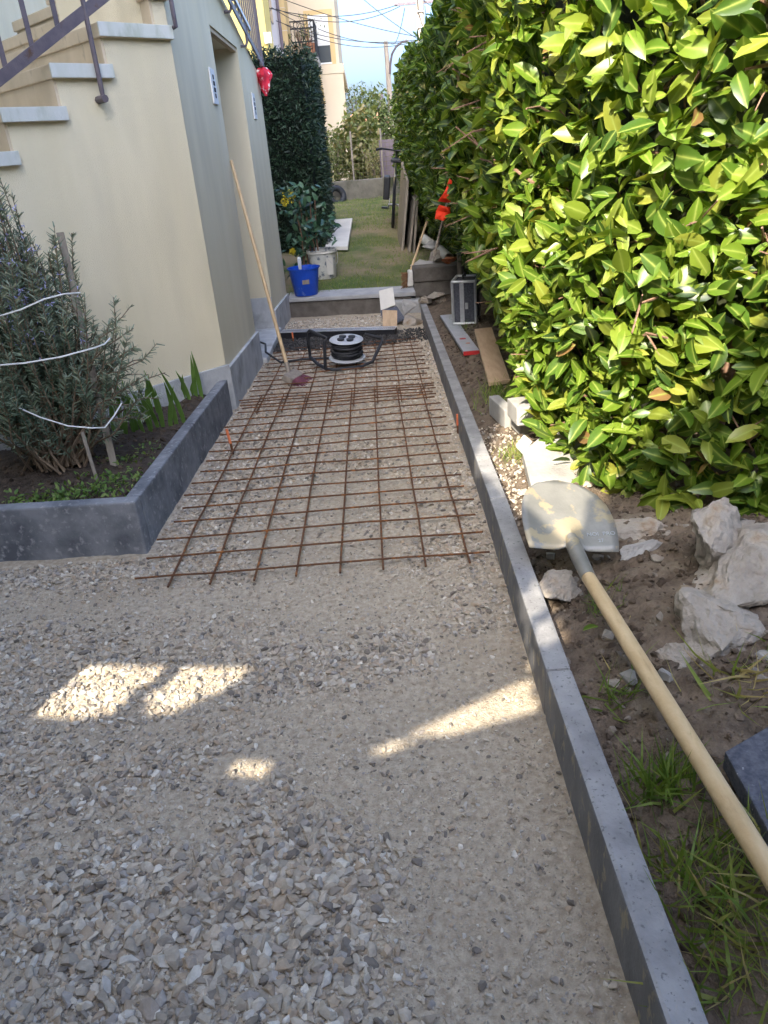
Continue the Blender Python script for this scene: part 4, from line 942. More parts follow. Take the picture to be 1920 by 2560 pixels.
# inner mass
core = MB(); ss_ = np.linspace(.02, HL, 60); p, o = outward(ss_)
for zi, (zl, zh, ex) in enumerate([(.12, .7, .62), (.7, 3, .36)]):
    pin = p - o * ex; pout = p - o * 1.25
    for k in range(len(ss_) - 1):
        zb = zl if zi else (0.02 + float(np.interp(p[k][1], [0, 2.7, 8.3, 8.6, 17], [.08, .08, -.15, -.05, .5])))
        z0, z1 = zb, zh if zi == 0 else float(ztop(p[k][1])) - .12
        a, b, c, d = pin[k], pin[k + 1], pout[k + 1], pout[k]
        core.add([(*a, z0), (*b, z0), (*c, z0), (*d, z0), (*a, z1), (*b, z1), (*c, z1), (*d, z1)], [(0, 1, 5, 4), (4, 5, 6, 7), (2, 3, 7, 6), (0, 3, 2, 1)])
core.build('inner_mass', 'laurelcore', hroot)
tw = MB()
for k in range(520):
    s = np.array([rng.uniform(.2, 4.6)]); p, o = outward(s); z = rng.uniform(.2, 2.4); ins = float(hedge_in(np.array([z]), p[:, 1])[0])
    a = Vector((*(p[0] - o[0] * (ins + rng.uniform(.05, .3))), z)); ln = rng.uniform(.10, .30)
    d = Vector((*(o[0] * rng.uniform(.25, .9)), rng.uniform(.0, .8))) + Vector(rng.normal(0, .45, 3)); d.normalize(); mid = a + d * ln * .5 + Vector(rng.normal(0, .018, 3)); r0 = rng.uniform(.003, .0075)
    tw.tube([a, mid, a + d * ln], [r0, r0 * .8, r0 * .55], 5)
    if rng.random() < .6:
        d2 = (d + Vector(rng.normal(0, .6, 3))).normalized(); tw.tube([mid, mid + d2 * ln * .45], [r0 * .7, r0 * .45], 5)
tw.build('twigs', 'twig', hroot)
for k in range(9):
    s = np.array([.5 + k * .95]); p, o = outward(s); b = p[0] - o[0] * .62; pts = [Vector((b[0], b[1], float(prof(b[1])))), Vector((b[0] + .05, b[1], .7)), Vector((b[0], b[1] + .08, 1.5)), Vector((b[0] + .04, b[1], 2.2))]
    MB().tube(pts, [.03, .026, .02, .01], 8).build('trunk', 'twig', hroot, smooth=True)

# yew hedge
yroot = thing('yew_hedge', 'dark clipped yew hedge block behind the house corner', 'hedge', (-1.5, 11.5, .2))
yx0, yx1, yy0, yy1, yz1 = -3.2, -.56, 10.9, 12.9, 2.60
def needle_quads():
    out = []
    for k in range(6):
        r = np.random.default_rng(60 + k); w = .16; a = .25 * r.normal()
        V = np.array([(-w, 0, 0), (w, 0, 0), (w * .5, 1, a), (-w * .5, 1, a)]); out.append((V, np.array([[0, 1, 2, 3]])))
    return out
NQ = needle_quads()
def box_foliage(n, faces, name, mat, parent, l0, l1, spread, drng=.1, tmul=1.0):
    P, O = [], []
    for (o, a, b, nn, wgt) in faces:
        m = int(n * wgt); u = rng.random((m, 1)); v = rng.random((m, 1)); o, a, b, nn = map(np.array, (o, a, b, nn))
        q = o + a * u + b * v; bump = np.array([nz(t[0] * 1.3 + t[1], t[2], 3.2, 23) for t in q])
        P.append(q - nn * (np.abs(rng.normal(0, drng, (m, 1))) - .05 * bump[:, None] - .02)); O.append(np.repeat(nn[None], m, 0))
    P = np.concatenate(P); O = np.concatenate(O); m = len(P)
    d = O * rng.uniform(.2, 1, m)[:, None] + rng.normal(0, spread, (m, 3)) + [0, 0, .15]
    return scatter(name, NQ, mat, P, basis_from(d, rng.normal(0, 1, (m, 3)) + [0, 0, .6]), rng.uniform(l0, l1, m), rng.random(m), parent)
box_foliage(26000, [((yx0, yy0, .1), (yx1 - yx0, 0, 0), (0, 0, yz1 - .1), (0, -1, 0), .62), ((yx1, yy0, .1), (0, yy1 - yy0, 0), (0, 0, yz1 - .15), (1, 0, 0), .28), ((yx0, yy0, yz1), (yx1 - yx0, 0, 0), (0, yy1 - yy0, 0), (0, 0, 1), .10)],
            'foliage', 'yew', yroot, .03, .075, .5, .06)
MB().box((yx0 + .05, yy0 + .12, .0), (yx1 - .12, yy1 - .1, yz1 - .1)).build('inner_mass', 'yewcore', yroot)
for k in range(4): MB().tube([(-2.8 + k * .55, 11.7, .1), (-2.78 + k * .55, 11.72, 1.2), (-2.8 + k * .55, 11.7, 2.2)], [.05, .04, .02], 8).build('trunk', 'bark', yroot)

# rosemary
RB = Vector((-1.50, 3.28, .14))
rroot = thing('rosemary_bush', 'bushy flowering rosemary tied with white rope in the raised bed', 'shrub', RB)
NEED = []
for k in range(5):
    w = .09; NEED.append((np.array([(-w, 0, 0), (w, 0, 0), (w * .5, 1, -.12 * k * .5), (-w * .5, 1, -.12 * k * .5)]), np.array([[0, 1, 2, 3]])))
stems = MB(); nP, nD, nT = [], [], []; fl_p = []
for k in range(380):
    a = rng.uniform(0, 6.28); rr = abs(rng.normal(0, 1)) ; topz = rng.uniform(.35, 1.0) if k % 7 else rng.uniform(1.0, 1.26)
    tall = topz > 1.0
    rad = (.05 + .12 * rng.random()) if tall else min(.10 + .17 * rr, .46) * np.interp(topz, [.3, .6, 1.0], [1.1, .95, .62])
    cx0 = -.10 if tall else 0.0
    e = RB + Vector((cx0 + math.cos(a) * rad, math.sin(a) * rad * .8, topz)); b = RB + Vector((rng.normal(0, .05), rng.normal(0, .05), 0))
    m1 = b.lerp(e, .4) + Vector((math.cos(a) * rad * .35, math.sin(a) * rad * .3, -.02)); pts = []
    for t in np.linspace(0, 1, 7):
        pts.append(b * (1 - t) ** 2 + m1 * 2 * t * (1 - t) + e * t * t + Vector(rng.normal(0, .008, 3)))
    stems.tube(pts, [.007, .006, .005, .004, .0032, .0026, .0015], 4, cap=False)
    for j in range(150):
        t = 1 - abs(rng.normal(0, .42)); 
        if t < .2: continue
        f_ = t * 6; i0 = min(int(f_), 5); q = pts[i0].lerp(pts[i0 + 1], f_ - i0); d = (pts[i0 + 1] - pts[i0]).normalized()
        sidev = Vector(rng.normal(0, 1, 3)); sidev = (sidev - d * sidev.dot(d)).normalized()
        nP.append(q); nD.append(d * .75 + sidev); nT.append(min(max(rng.normal(.35 + .3 * (t > .9), .2), 0), 1))
    if topz > .8 and rng.random() < .75:
        for j in range(9):
            t = rng.uniform(.68, .97); f_ = t * 6; i0 = min(int(f_), 5); fl_p.append(pts[i0].lerp(pts[i0 + 1], f_ - i0) + Vector(rng.normal(0, .008, 3)))
# low twiggy side shoots to the right
for k in range(42):
    b = RB + Vector((rng.uniform(0, .12), rng.normal(0, .06), rng.uniform(.05, .25))); e = b + Vector((rng.uniform(.12, .42), rng.uniform(-.1, .22), rng.uniform(.05, .42)))
    pts = [b.lerp(e, t) + Vector((0, 0, .05 * math.sin(t * 3))) + Vector(rng.normal(0, .008, 3)) for t in np.linspace(0, 1, 7)]
    stems.tube(pts, [.006, .005, .0045, .004, .003, .0025, .0015], 4, cap=False)
    for j in range(38):
        t = rng.uniform(.45, 1); f_ = t * 6; i0 = min(int(f_), 5); q = pts[i0].lerp(pts[i0 + 1], f_ - i0); d = (pts[i0 + 1] - pts[i0]).normalized(); sidev = Vector(rng.normal(0, 1, 3))
        nP.append(q); nD.append(d * .7 + (sidev - d * sidev.dot(d)).normalized()); nT.append(rng.uniform(.3, 1))
stems.build('stems', 'rosstem', rroot)
nP = np.array([p[:] for p in nP]); nD = np.array([p[:] for p in nD]); n = len(nP)
scatter('needles', NEED, 'rosemary', nP, basis_from(nD, rng.normal(0, 1, (n, 3)) + [0, 0, .5]), rng.uniform(.020, .038, n), nT, rroot)
fp = np.repeat(np.array([p[:] for p in fl_p]), 3, 0); n = len(fp)
scatter('flowers', NQ, 'flower', fp, basis_from(rng.normal(0, 1, (n, 3)), rng.normal(0, 1, (n, 3))), rng.uniform(.009, .017, n), rng.random(n), rroot)
def rope(pxs_, y, label, dx=0):
    pts = [PY(a, b, y_) for (a, b, y_) in pxs_]; sm = []
    for i in range(len(pts) - 1):
        for t in np.linspace(0, 1, 6, endpoint=False): sm.append(pts[i].lerp(pts[i + 1], t))
    sm.append(pts[-1]); tag(MB().tube(sm, .0031, 6).build('rope', 'rope', None, pts[0], smooth=True), label, 'rope', None)
rope([(-60, 805, 3.0), (0, 790, 2.86), (50, 775, 2.84), (110, 748, 2.86), (160, 735, 2.92), (200, 732, 3.02)], 0, 'upper white rope tied round the rosemary')
rope([(-60, 915, 2.9), (0, 913, 2.78), (60, 908, 2.76), (150, 893, 2.78), (235, 870, 2.84), (262, 860, 2.92), (275, 845, 3.0)], 0, 'middle white rope tied round the rosemary')
rope([(48, 1020, 2.98), (100, 1043, 2.94), (170, 1065, 2.90), (230, 1070, 2.92), (262, 1069, 2.98), (285, 1040, 3.06), (304, 1008, 3.14)], 0, 'lowest white rope looped round the rosemary stems')
sk = PY(282, 1155, 3.18); sk.z = .10
tag(MB().beam(sk + Vector((0, 0, -.1)), PY(150, 582, 3.42), .03, .026).build('garden_stake', 'greywood', None, sk), 'weathered wooden stake rising behind the rosemary', 'stake')
s2 = PY(236, 1168, 3.02); s2.z = .12
tag(MB().tube([s2 - Vector((0, 0, .08)), PY(205, 1080, 3.1)], .008, 6).build('garden_stake', 'greywood', None, s2), 'short thin stick at the foot of the rosemary', 'stake')
# iris clumps
def iris(px, py, n, hmax, label, y=None):
    p = G(px, py, .14); t = thing('iris_plant', label, 'plant', p, 'iris plants along the plinth')
    for k in range(n):
        a = (k - (n - 1) / 2) * .035; ln = hmax * random.uniform(.75, 1.3); lean = random.uniform(-.6, .6); b = p + Vector((a, random.uniform(-.03, .03), -.02)); V = []
        for i in range(6):
            t_ = i / 5; w = .0125 * (1 - t_ ** 3) * (.75 + .5 * math.sin(t_ * 2.5)); c = b + Vector((lean * ln * t_ ** 1.6 * .7, -.06 * t_ * t_, ln * t_))
            V += [c + Vector((-w, .002, 0)), c + Vector((w, -.004, .0))]
        mb = MB(); mb.add(V, [(2 * i, 2 * i + 1, 2 * i + 3, 2 * i + 2) for i in range(5)]); o = mb.build('leaf', 'iris', t); md = o.modifiers.new('s', 'SOLIDIFY'); md.thickness = .002
iris(345, 1075, 5, .34, 'clump of broad iris leaves beside the rosemary stake'); iris(375, 1040, 4, .26, 'slim iris clump behind the broad one')
iris(420, 1065, 6, .27, 'dense low iris clump nearest the kerb'); iris(455, 1000, 4, .20, 'short iris clump against the grey plinth')
iris(490, 1000, 3, .27, 'upright iris clump at the house corner'); iris(310, 1080, 4, .28, 'dark iris clump behind the rosemary stake')
# weeds in the bed
def weeds(n, cx, cy, sx, sy, zf, parent_name, label, mat='weed', l=(.012, .03), var=None, cat='weeds'):
    x = rng.normal(cx, sx, n); y = rng.normal(cy, sy, n); k = (x < -1.03) & (y > 2.64); x, y = x[k], y[k]; n = len(x); z = np.array([zf(a, b) for a, b in zip(x, y)]) + rng.uniform(.0, .03, n)
    o = scatter(parent_name, var or LAUREL, mat, np.c_[x, y, z], basis_from(rng.normal(0, .8, (n, 3)) + [0, 0, .5], rng.normal(0, .4, (n, 3)) + [0, 0, 1]), rng.uniform(*l, n), rng.random(n), None, (cx, cy, zf(cx, cy)), smooth=True)
    tag(o, label, None)
    return o
weeds(420, -1.36, 2.80, .11, .05, left_z, 'weeds', 'low green weeds in front of the rosemary'); weeds(260, -1.14, 2.92, .09, .08, left_z, 'weeds', 'low weeds by the rosemary stake')
weeds(160, -1.12, 3.25, .12, .1, left_z, 'weeds', 'small weeds between rosemary and irises')
# mahonia
mp_ = Vector((-.80, 9.0, -.03)); mroot = thing('mahonia_plant', 'mahonia shrub with yellow flower heads beside the house corner', 'shrub', mp_)
n = 520; P = np.c_[rng.normal(-.78, .13, n), rng.normal(9.35, .22, n), rng.uniform(.0, 1.05, n)]; P[:, 0] += .12 * np.sin(P[:, 2] * 3)
P[:, 0] = np.where(P[:, 2] > .8, P[:, 0] - .05, P[:, 0]); P = P[(P[:, 2] > .42) | (P[:, 0] < -.76)]; n = len(P)
scatter('foliage', LAUREL, 'mahonia', P, basis_from(rng.normal(0, .7, (n, 3)) + [.2, -.4, .1], rng.normal(0, .5, (n, 3)) + [0, -.4, 1]), rng.uniform(.06, .13, n), rng.random(n), mroot, smooth=True)
for k in range(5): MB().tube([(-.8 + .05 * k, 9.3, -.05), (-.78 + .04 * k, 9.3 + .03 * k, .5), (-.82 + .06 * k, 9.28, .9)], [.012, .01, .006], 6).build('stem', 'twig', mroot)
for (a, b, y, s_) in ((722, 490, 9.2, .085), (712, 505, 9.15, .05), (732, 630, 9.1, .045), (731, 628, 9.0, .03)):
    c = PY(a, b, y); n = 130; q = rng.normal(0, 1, (n, 3)); q /= np.linalg.norm(q, axis=1)[:, None]; q *= s_ * rng.random((n, 1)) ** .4
    scatter('flower_head', GRITS, 'yellow', np.array(c) + q, rotmats(rng.random(n) * 6, rng.random(n), rng.random(n)), rng.uniform(.012, .024, n), rng.random(n), mroot)
# grass
BL = []
for k in range(6):
    c = .15 + .12 * k; BL.append((np.array([(-.03, 0, 0), (.03, 0, 0), (.022, .45, c * .25), (-.022, .45, c * .25), (0, 1, c)]), np.array([[0, 1, 2, 3]]), np.array([[3, 2, 4]])))
def grass(n, P, l0, l1, lean, tmean, name, label=None, parent=None):
    m = len(P); d = np.c_[rng.normal(0, lean, (m, 2)), np.ones(m)]; nr = np.c_[rng.normal(0, 1, (m, 2)), np.full(m, .2)]
    o = scatter(name, BL, 'grass', P, basis_from(d, nr), rng.uniform(l0, l1, m), np.clip(rng.normal(tmean, .25, m), 0, 1), parent, (0, 0, 0) if parent is not None else tuple(P.mean(0)))
    if label: tag(o, label)
    return o
def tuft(px, py, n, sx, sy, l0, l1, lean, tm, label):
    c = G(px, py, .12); x = rng.normal(c.x, sx, n); y = rng.normal(c.y, sy, n); z = np.array([bed_z(a, b) for a, b in zip(x, y)]) - .003; k = x > np.array([KX(b) for b in y]) + .085
    grass(n, np.c_[x, y, z][k], l0, l1, lean, tm, 'grass_tuft', label)
tuft(1660, 1940, 150, .035, .03, .05, .13, .6, .38, 'grass tuft left of the shovel handle')
tuft(1760, 2130, 150, .06, .06, .05, .13, .9, .55, 'spreading grass by the shovel handle end'); tuft(1850, 2250, 170, .07, .06, .05, .16, 1.1, .7, 'tangled grass at the bed front')
tuft(1860, 2420, 110, .06, .05, .04, .12, 1.1, .7, 'dry grass tangle at the kerb front'); tuft(1245, 985, 420, .05, .14, .03, .09, .5, .45, 'green grass strip beside the wooden plank')
tuft(1290, 1120, 200, .03, .07, .03, .08, .6, .75, 'dry sunlit grass edge beside the kerb'); tuft(1510, 1500, 60, .03, .04, .04, .09, .8, .4, 'sparse grass below the shovel socket')
tuft(1560, 1700, 60, .04, .03, .04, .1, 1.0, .5, 'thin grass in the middle of the soil bed'); tuft(1160, 810, 160, .05, .2, .03, .07, .6, .4, 'grass between kerb and tool case')
tuft(1830, 1730, 70, .08, .05, .05, .14, 1.2, .85, 'dry stalks near the mortar chunks')
n = 26000; y = 8.5 + 8.3 * rng.random(n) ** 1.25; x = rng.uniform(-1.0, 1.0, n); k = (x > -.95) & (np.abs(x + .02) < .75 + .02 * y)
den = np.array([nz(a, b, 1.3, 40) for a, b in zip(x, y)]); k &= rng.random(n) < np.clip(.42 + .8 * den + (y > 12) * .5, .06, 1); x, y = x[k], y[k]
z = np.array([lz(a, b) for a, b in zip(x, y)]); dry = np.clip(.40 - .08 * (y - 9), .12, .6)
o = grass(len(x), np.c_[x, y, z], .02, .065, .7, .45, 'lawn_grass', None, lawn)
# clods, pebbles, straw in the soil bed
n = 5200; y = np.concatenate([rng.uniform(.75, 3.0, 3800), rng.uniform(3.0, 6.5, 1400)]); x = np.array([KX(b) for b in y]) + .07 + rng.random(n) ** 1.1 * .75
z = np.array([bed_z(a, b) for a, b in zip(x, y)]); s_ = .006 + .02 * rng.random(n) ** 4
o = scatter('soil_clods', STONES, 'clod', np.c_[x, y, z + s_ * .15], rotmats(rng.uniform(0, 6.28, n), rng.normal(0, .5, n), rng.normal(0, .5, n)), s_ * 1.5, np.clip(rng.beta(1.2, 2.2, n) + (rng.random(n) < .05) * .6, 0, 1), bed)
n = 1500; y = rng.uniform(2.65, 4.4, n); x = rng.uniform(-2.2, -1.0, n); z = np.array([left_z(a, b) for a, b in zip(x, y)]); s_ = .006 + .022 * rng.random(n) ** 3
pl_s = bpy.data.objects['planting_soil']
scatter('soil_clods', STONES, 'clod', np.c_[x, y, z + s_ * .15], rotmats(rng.uniform(0, 6.28, n), rng.normal(0, .5, n), rng.normal(0, .5, n)), s_ * 1.5, rng.random(n) * .35, pl_s)
n = 500; y = rng.uniform(2.45, 3.6, n); x = np.array([KX(b) for b in y]) + .08 + rng.random(n) * .16; z = np.array([bed_z(a, b) for a, b in zip(x, y)])
scatter('pale_grit', STONES, 'stone', np.c_[x, y, z + .004], rotmats(rng.uniform(0, 6.28, n), rng.normal(0, .5, n), rng.normal(0, .5, n)), rng.uniform(.008, .024, n), rng.random(n), bed)
# dead leaves at the far plinth / bed
for k, (a, b) in enumerate(((1470, 1230), (1495, 1565), (1345, 1250))):
    p = G(a, b, .16); o = link('fallen_leaf', leaf_me[3 + k], None, p); o.rotation_euler = (.2, .1, k * 1.3 + .8); o.scale = (.055,) * 3; tag(o, ['green fallen leaf on the soil under the hedge', 'green fallen leaf on soil beside the shovel handle', 'small leaf lying by the leaning slab'][k], 'leaf')

# ================================================================== BACKGROUND
bw = thing('garden_wall', 'low mossy wall with screen fence at the end of the lawn', 'wall', (0, 16.6, .5))
MB().box((-6, 16.5, .2), (4, 16.72, .86)).build('wall', 'backwall', bw, bevel=.02)
for k in range(6): MB().tube([(-2.0 + .6 * k, 16.6, .8), (-2.0 + .6 * k, 16.6, 1.75)], .018, 6).build('fence_post', 'greywood', bw)
fw_ = MB()
for k in range(40): fw_.tube([(-2.0 + .08 * k, 16.6, .86), (-2.0 + .08 * k, 16.6, 1.6)], .003, 4)
for k in range(9): fw_.tube([(-2.0, 16.6, .9 + .085 * k), (1.1, 16.6, .9 + .085 * k)], .003, 4)
o = fw_.build('wire_fence', 'net', bw)
MB().box((.36, 16.85, .6), (1.0, 16.9, 1.55)).build('gate_panel', 'purplepole', bw)
def bush(name, label, c, r, n, l0, l1, tm, trunk=True, cat='bush'):
    t = thing(name, label, cat, (c[0], c[1], .6)); q = rng.normal(0, 1, (n, 3)); q /= np.linalg.norm(q, axis=1)[:, None]
    lump = np.array([1 + .45 * mnoise.noise(Vector(a) * 2.2 + Vector((c[0], c[1], 3))) for a in q]); P = np.array(c) + q * np.array(r) * (rng.random((n, 1)) ** .35) * lump[:, None]
    P = P[P[:, 2] > .55]; m = len(P)
    scatter('crown', LAUREL, 'farleaf', P, basis_from(rng.normal(0, 1, (m, 3)), rng.normal(0, .6, (m, 3)) + [0, -.4, .8]), rng.uniform(l0, l1, m), np.clip(rng.normal(tm, .25, m), 0, 1), t, smooth=True)
    for k in range(3 if trunk else 1): MB().tube([(c[0] + .1 * k, c[1], .4), (c[0] + .15 * k - .1, c[1], c[2]), (c[0] + .3 * (k - 1), c[1], c[2] + r[2] * .6)], [.04, .03, .012], 7).build('trunk', 'bark', t)
bush('garden_bush', 'leafy yellow-green bush behind the low garden wall', (-.05, 18.0, 1.45), (.55, .5, .75), 1700, .09, .17, .62)
bush('garden_bush', 'dry olive shrub beside the leafy bush', (-.75, 17.7, 1.2), (.45, .5, .65), 2200, .04, .10, .35)
bush('street_tree', 'dark green tree beyond the garden wall', (.5, 22, 1.9), (.85, .8, .95), 2400, .07, .14, .25, cat='tree')
bush('street_tree', 'sparse grey-green tree before the far houses', (-.12, 34, 3.1), (1.0, 1, .8), 900, .05, .12, .3, cat='tree')
bush('garden_bush', 'reddish twig bush at the wall end', (.30, 17.2, 1.1), (.3, .3, .45), 700, .04, .09, .9)
# apartment house with balcony
YB = 30.0
def Q(a, b, y=YB): return PY(a, b, y)
ap = thing('apartment_house', 'cream apartment house with balcony, shutter and pale side wing', 'building', (-2, YB, .5))
xr = Q(845, 120).x; xi = Q(728, 100).x; z_t = 14
MB().box((xi, YB, -1), (xr, YB + 9, z_t)).build('wall', 'creamwall', ap)
zc = Q(850, 168).z
MB().box((xi + .3, YB - .12, zc - .18), (xr + .14, YB + 9.1, zc + .1)).build('cornice', 'creamwall', ap)
MB().box((xi, YB - .10, -1), (xr + .1, YB - .005, zc - .19)).build('base_wall', 'creamwall', ap)
xs0, xs1 = Q(770, 60).x, Q(824, 100).x; zs0, zs1 = Q(800, 158).z, Q(790, 38).z
wf = MB().box((xs0 - .12, YB - .05, zs0 - .12), (xs1 + .16, YB - .003, zs1 + .14)).build('window_frame', 'ochre', ap)
MB().box((xs0, YB - .075, zs0), (xs1, YB - .052, zs0 + .5)).build('pane', 'glass', wf)
for k in range(14):
    zz_ = zs0 + .5 + (zs1 - zs0 - .5) * k / 14; MB().box((xs0, YB - .085, zz_ + .002), (xs1, YB - .053, zz_ + (zs1 - zs0 - .5) / 14 - .004)).build('shutter_slat', 'whitepaint', wf)
MB().box((xs0 - .02, YB - .09, zs0 - .05), (xs1 + .02, YB - .053, zs0 - .003)).build('sill', 'whitepaint', wf)
# ochre quoin and pale wing running towards the viewer
xq = Q(703, 100, 29.0).x
qn = MB().box((xq, 28.6, -1), (xi - .002, YB + .2, z_t)).build('quoin_pier', 'ochre', ap)
for k in range(8): MB().box((xq - .01, 28.585, 2 + k * .62), (xi + .012, 28.6 + .2, 2.02 + k * .62)).build('groove', 'beige', qn)
wx = Q(705, 100, 28.5).x
yw = 28.58 * (Q(705, 100, 10).x / Q(668, 100, 10).x)
wing = MB().box((wx - 5, 24.2, -1), (wx, 28.58, z_t)).build('wing_wall', 'whitewall', ap)
MB().box((wx + .001, 24.15, Q(690, 130, 26).z - .1), (wx + .12, 28.57, Q(690, 130, 26).z + .08)).build('string_course', 'whitewall', wing)
MB().tube([(wx + .08, 27.3, 2), (wx + .08, 27.3, z_t)], .05, 8).build('downpipe', 'purplepole', wing)
MB().box((wx + .001, 24.9, Q(675, 20, 25).z - .3), (wx + .04, 25.7, Q(675, 20, 25).z + 1.0)).build('window', 'glass', wing)
MB().box((wx + .001, 25.6, 2.4), (wx + .04, 26.4, 3.6)).build('window', 'glass', wing)
# balcony
bx0, bx1 = Q(735, 150, 28.6).x, Q(797, 150, 28.6).x; bz = Q(760, 145, 28.6).z; by0 = 28.55
bal = MB().box((bx0, by0, bz - .32), (bx1, YB - .11, bz)).build('balcony_slab', 'concrete', ap, bevel=.03)
rl = MB(); rtop = bz + 1.02
def seg_(p, q, r=.022): rl.tube([p, q], r, 5)
for z in (.10, .45, .82, 1.02):
    seg_((bx0 - .02, by0 + .03, bz + z), (bx1 - .05, by0 + .03, bz + z)); seg_((bx1 - .05, by0 + .03, bz + z), (bx1 - .05, YB - .1, bz + z))
rl.build('balcony_rail', 'black', bal)
for k in range(8):
    x = bx0 + (bx1 - bx0 - .06) * k / 7; MB().tube([(x, by0 + .03, bz), (x, by0 + .03, rtop)], 0.010 if k < 7 else .03, 5).build('rail_bar', 'black', bal)
for k in range(8):
    y = by0 + .03 + (YB - by0 - .15) * k / 7; MB().tube([(bx1 - .05, y, bz), (bx1 - .05, y, rtop)], .018, 5).build('rail_bar', 'black', bal)
for f_ in (.3, .95): MB().torus((bx0 + (bx1 - bx0) * f_ - .06, by0 + .03, bz + .92), (0, 1, 0), .08, .012, 16, 5).build('rail_ring', 'black', bal)
MB().prism([(bx1 - .25, by0 + .1, bz - .33), (bx1 - .02, by0 + .1, bz - .33), (bx1 + .05, by0 + .8, bz - 1.3), (bx1 - .1, by0 + .8, bz - 1.3)], (0, .35, 0)).build('bracket', 'ochre', bal)
for k, (f_, mt, lb__) in enumerate(((.28, 'plank', 'ochre flower pot at the left of the balcony'), (.66, 'terracotta', 'terracotta flower pot with a bare shrub on the balcony'))):
    c = Vector((bx0 + (bx1 - bx0) * f_, by0 + .3, bz)); t = thing('flower_pot', lb__, 'flower pot', c)
    MB().lathe(c, [(0, 0), (.15, 0), (.20, .34), (.23, .34), (.23, .42), (.19, .42), (.17, .36), (0, .36)], 18).build('pot', mt, t, smooth=True)
    pb_ = MB()
    for j in range(12):
        d = Vector((rng.normal(0, .35), rng.normal(0, .2), 1)).normalized() * rng.uniform(.5, 1.0 if k else .5); pb_.tube([c + Vector((0, 0, .36)), c + Vector((0, 0, .36)) + d * .5 + Vector((.03, 0, 0)), c + Vector((0, 0, .36)) + d], [.012, .008, .003], 4)
    pb_.build('stems', 'twig', t)
    n = 90; P = np.array(c) + np.c_[rng.normal(0, .22, n), rng.normal(0, .15, n), rng.uniform(.6, 1.25 if k else .8, n)]
    scatter('leaves', LAUREL, 'farleaf', P, basis_from(rng.normal(0, 1, (n, 3)), rng.normal(0, 1, (n, 3))), rng.uniform(.05, .09, n), rng.random(n), t)
# sunlit yellow house end
yx = Q(668, 100, 22.5).x
yh = thing('yellow_house', 'sunlit bright yellow house end above the terrace railing', 'building', (yx, 22.5, .5))
MB().box((yx - 6, 22.5, -1), (yx, 24.1, 12)).build('wall', 'yellowwall', yh)
zl = Q(660, 95, 22.4).z; MB().box((yx - .06, 22.40, zl - .12), (yx + .12, 22.49, zl + .12)).build('junction_box', 'whitepaint', yh)
yh2 = MB().prism([(yx - 6.3, 22.2, 12), (yx + .3, 22.2, 12), (yx - 3, 22.2, 13.6)], (0, 2.2, 0)).build('roof', 'rooftile', yh)
MB().prism([(-9, YB - .4, z_t), (xr + .4, YB - .4, z_t), (-4, YB - .4, z_t + 2)], (0, 10, 0)).build('roof', 'rooftile', ap)
# far houses
for k, (a, b, y, w, h) in enumerate(((903, 308, 60, 3.0, 0), (925, 302, 66, 2.4, 0), (945, 312, 55, 2.0, 0))):
    c = Q(a, b, y); t = thing('far_house', ['small pale far house behind the sparse tree', 'taller pinkish far house with pitched roof', 'far house partly behind the dark thin pole'][k], 'house', (c.x, y, .5), 'houses far down the street')
    MB().box((c.x - w / 2, y, 0), (c.x + w / 2, y + 5, c.z)).build('wall', ['creamwall', 'whitewall', 'creamwall'][k], t)
    MB().prism([(c.x - w / 2 - .2, y - .2, c.z), (c.x + w / 2 + .2, y - .2, c.z), (c.x, y - .2, c.z + .9)], (0, 5.4, 0)).build('roof', 'rooftile', t)
    MB().box((c.x - .3, y - .05, c.z - 1.6), (c.x + .3, y - .002, c.z - .5)).build('window', 'glass', t)
# poles and wires
def pole(pa, pb, y, r0, r1, mat, label, name='utility_pole'):
    a, b = Q(*pa, y), Q(*pb, y); d = a - b; bot = b + d * ((.4 - b.z) / d.z); t = thing(name, label, 'pole', bot); MB().tube([bot, a], [r1, r0], 10).build('shaft', mat, t, smooth=True); return t, a
t1, a1 = pole((1044, -120), (1053, 90), 26, .105, .13, 'polewood', 'nearest wooden utility pole with crossarm above the hedge')
c0 = Q(985, 12, 26); c1 = Q(1100, 2, 26); MB().beam(c0, c1, .06, .07).build('crossarm', 'railmetal', t1)
for (a, b) in ((995, 13), (1015, 10), (1080, 3)): MB().tube([Q(a, b, 26), Q(a, b - 9, 26)], .03, 6).build('insulator', 'greyplastic', t1)
for b in (30, 70): MB().box(tuple(Q(1042, b, 25.86)), tuple(Q(1057, b - 4, 25.9))).build('band', 'silver', t1)
MB().tube([Q(1060, 80, 25.9), Q(1046, 30, 25.9), Q(1040, -60, 25.9)], .02, 6).build('cable_run', 'wire', t1)
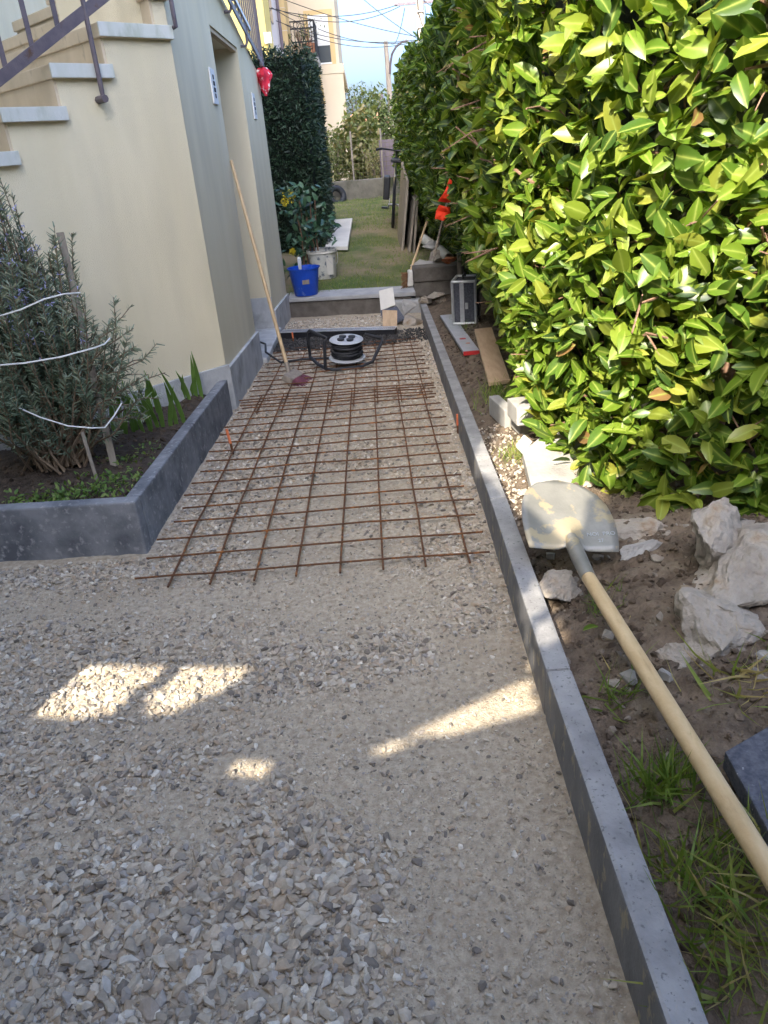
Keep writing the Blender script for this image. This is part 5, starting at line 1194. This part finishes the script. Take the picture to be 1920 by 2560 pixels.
t2, a2 = pole((964, 103), (975, 245), 40, .10, .16, 'polewood', 'pale concrete pole carrying the street lamp')
lp = [Q(975, 185, 39.9), Q(976, 160, 39.9), Q(980, 135, 39.9), Q(990, 117, 39.9), Q(1005, 105, 39.9), Q(1018, 102, 39.9)]
MB().tube(lp, .05, 8).build('lamp_arm', 'railmetal', t2, smooth=True); MB().box(tuple(Q(1010, 106, 39.9)), tuple(Vector(Q(1022, 98, 39.9)) + Vector((0, .25, 0)))).build('lamp_head', 'greyplastic', t2)
t3, a3 = pole((952, 233), (958, 330), 48, .13, .16, 'purplepole', 'thin dark pole farther down the street')
MB().beam(Q(956, 262, 48), Q(985, 262, 48), .05, .05).build('bracket', 'railmetal', t3)
def wire(p, ya, q, yb, sag, label):
    a, b = Q(*p, ya), Q(*q, yb); pts = [a.lerp(b, t) + Vector((0, 0, -sag * 4 * t * (1 - t))) for t in np.linspace(0, 1, 14)]
    tag(MB().tube(pts, .011, 5).build('cable', 'wire', None, a), label, 'cable', 'overhead cables')
LB = 'thin overhead cable strung from the nearest utility pole'
for w in (((700, -5), 27, (1046, 92), 26, .1), ((905, -5), 27, (1046, 98), 26, .05), ((672, 20), 25, (1000, 10), 26, .25), ((690, 22), 25, (1000, 16), 26, .35),
          ((690, 52), 27, (1040, 100), 26, .25), ((700, 55), 27, (1035, 105), 26, .35), ((795, 72), 28, (1046, 102), 26, .2), ((650, -2), 25, (760, 62), 28, .05)): wire(*w, LB)
for w in (((1060, 0), 26, (1200, -40), 10, .2), ((1058, 95), 26, (1018, 205), 48, .1), ((1012, 20), 26, (978, 110), 40, .3), ((1062, 15), 26, (1075, 120), 20, .05), ((1075, 5), 26, (1110, 60), 18, .05), ((1085, 5), 26, (1120, -40), 22, .1)):
    wire(*w, 'overhead cable running down behind the laurel hedge')
for w in (((868, 282), 60, (952, 262), 48, .1), ((872, 292), 60, (953, 275), 48, .15), ((870, 286), 60, (990, 300), 48, .3), ((958, 265), 48, (1000, 225), 40, .1)): wire(*w, 'far overhead cable above the distant houses')
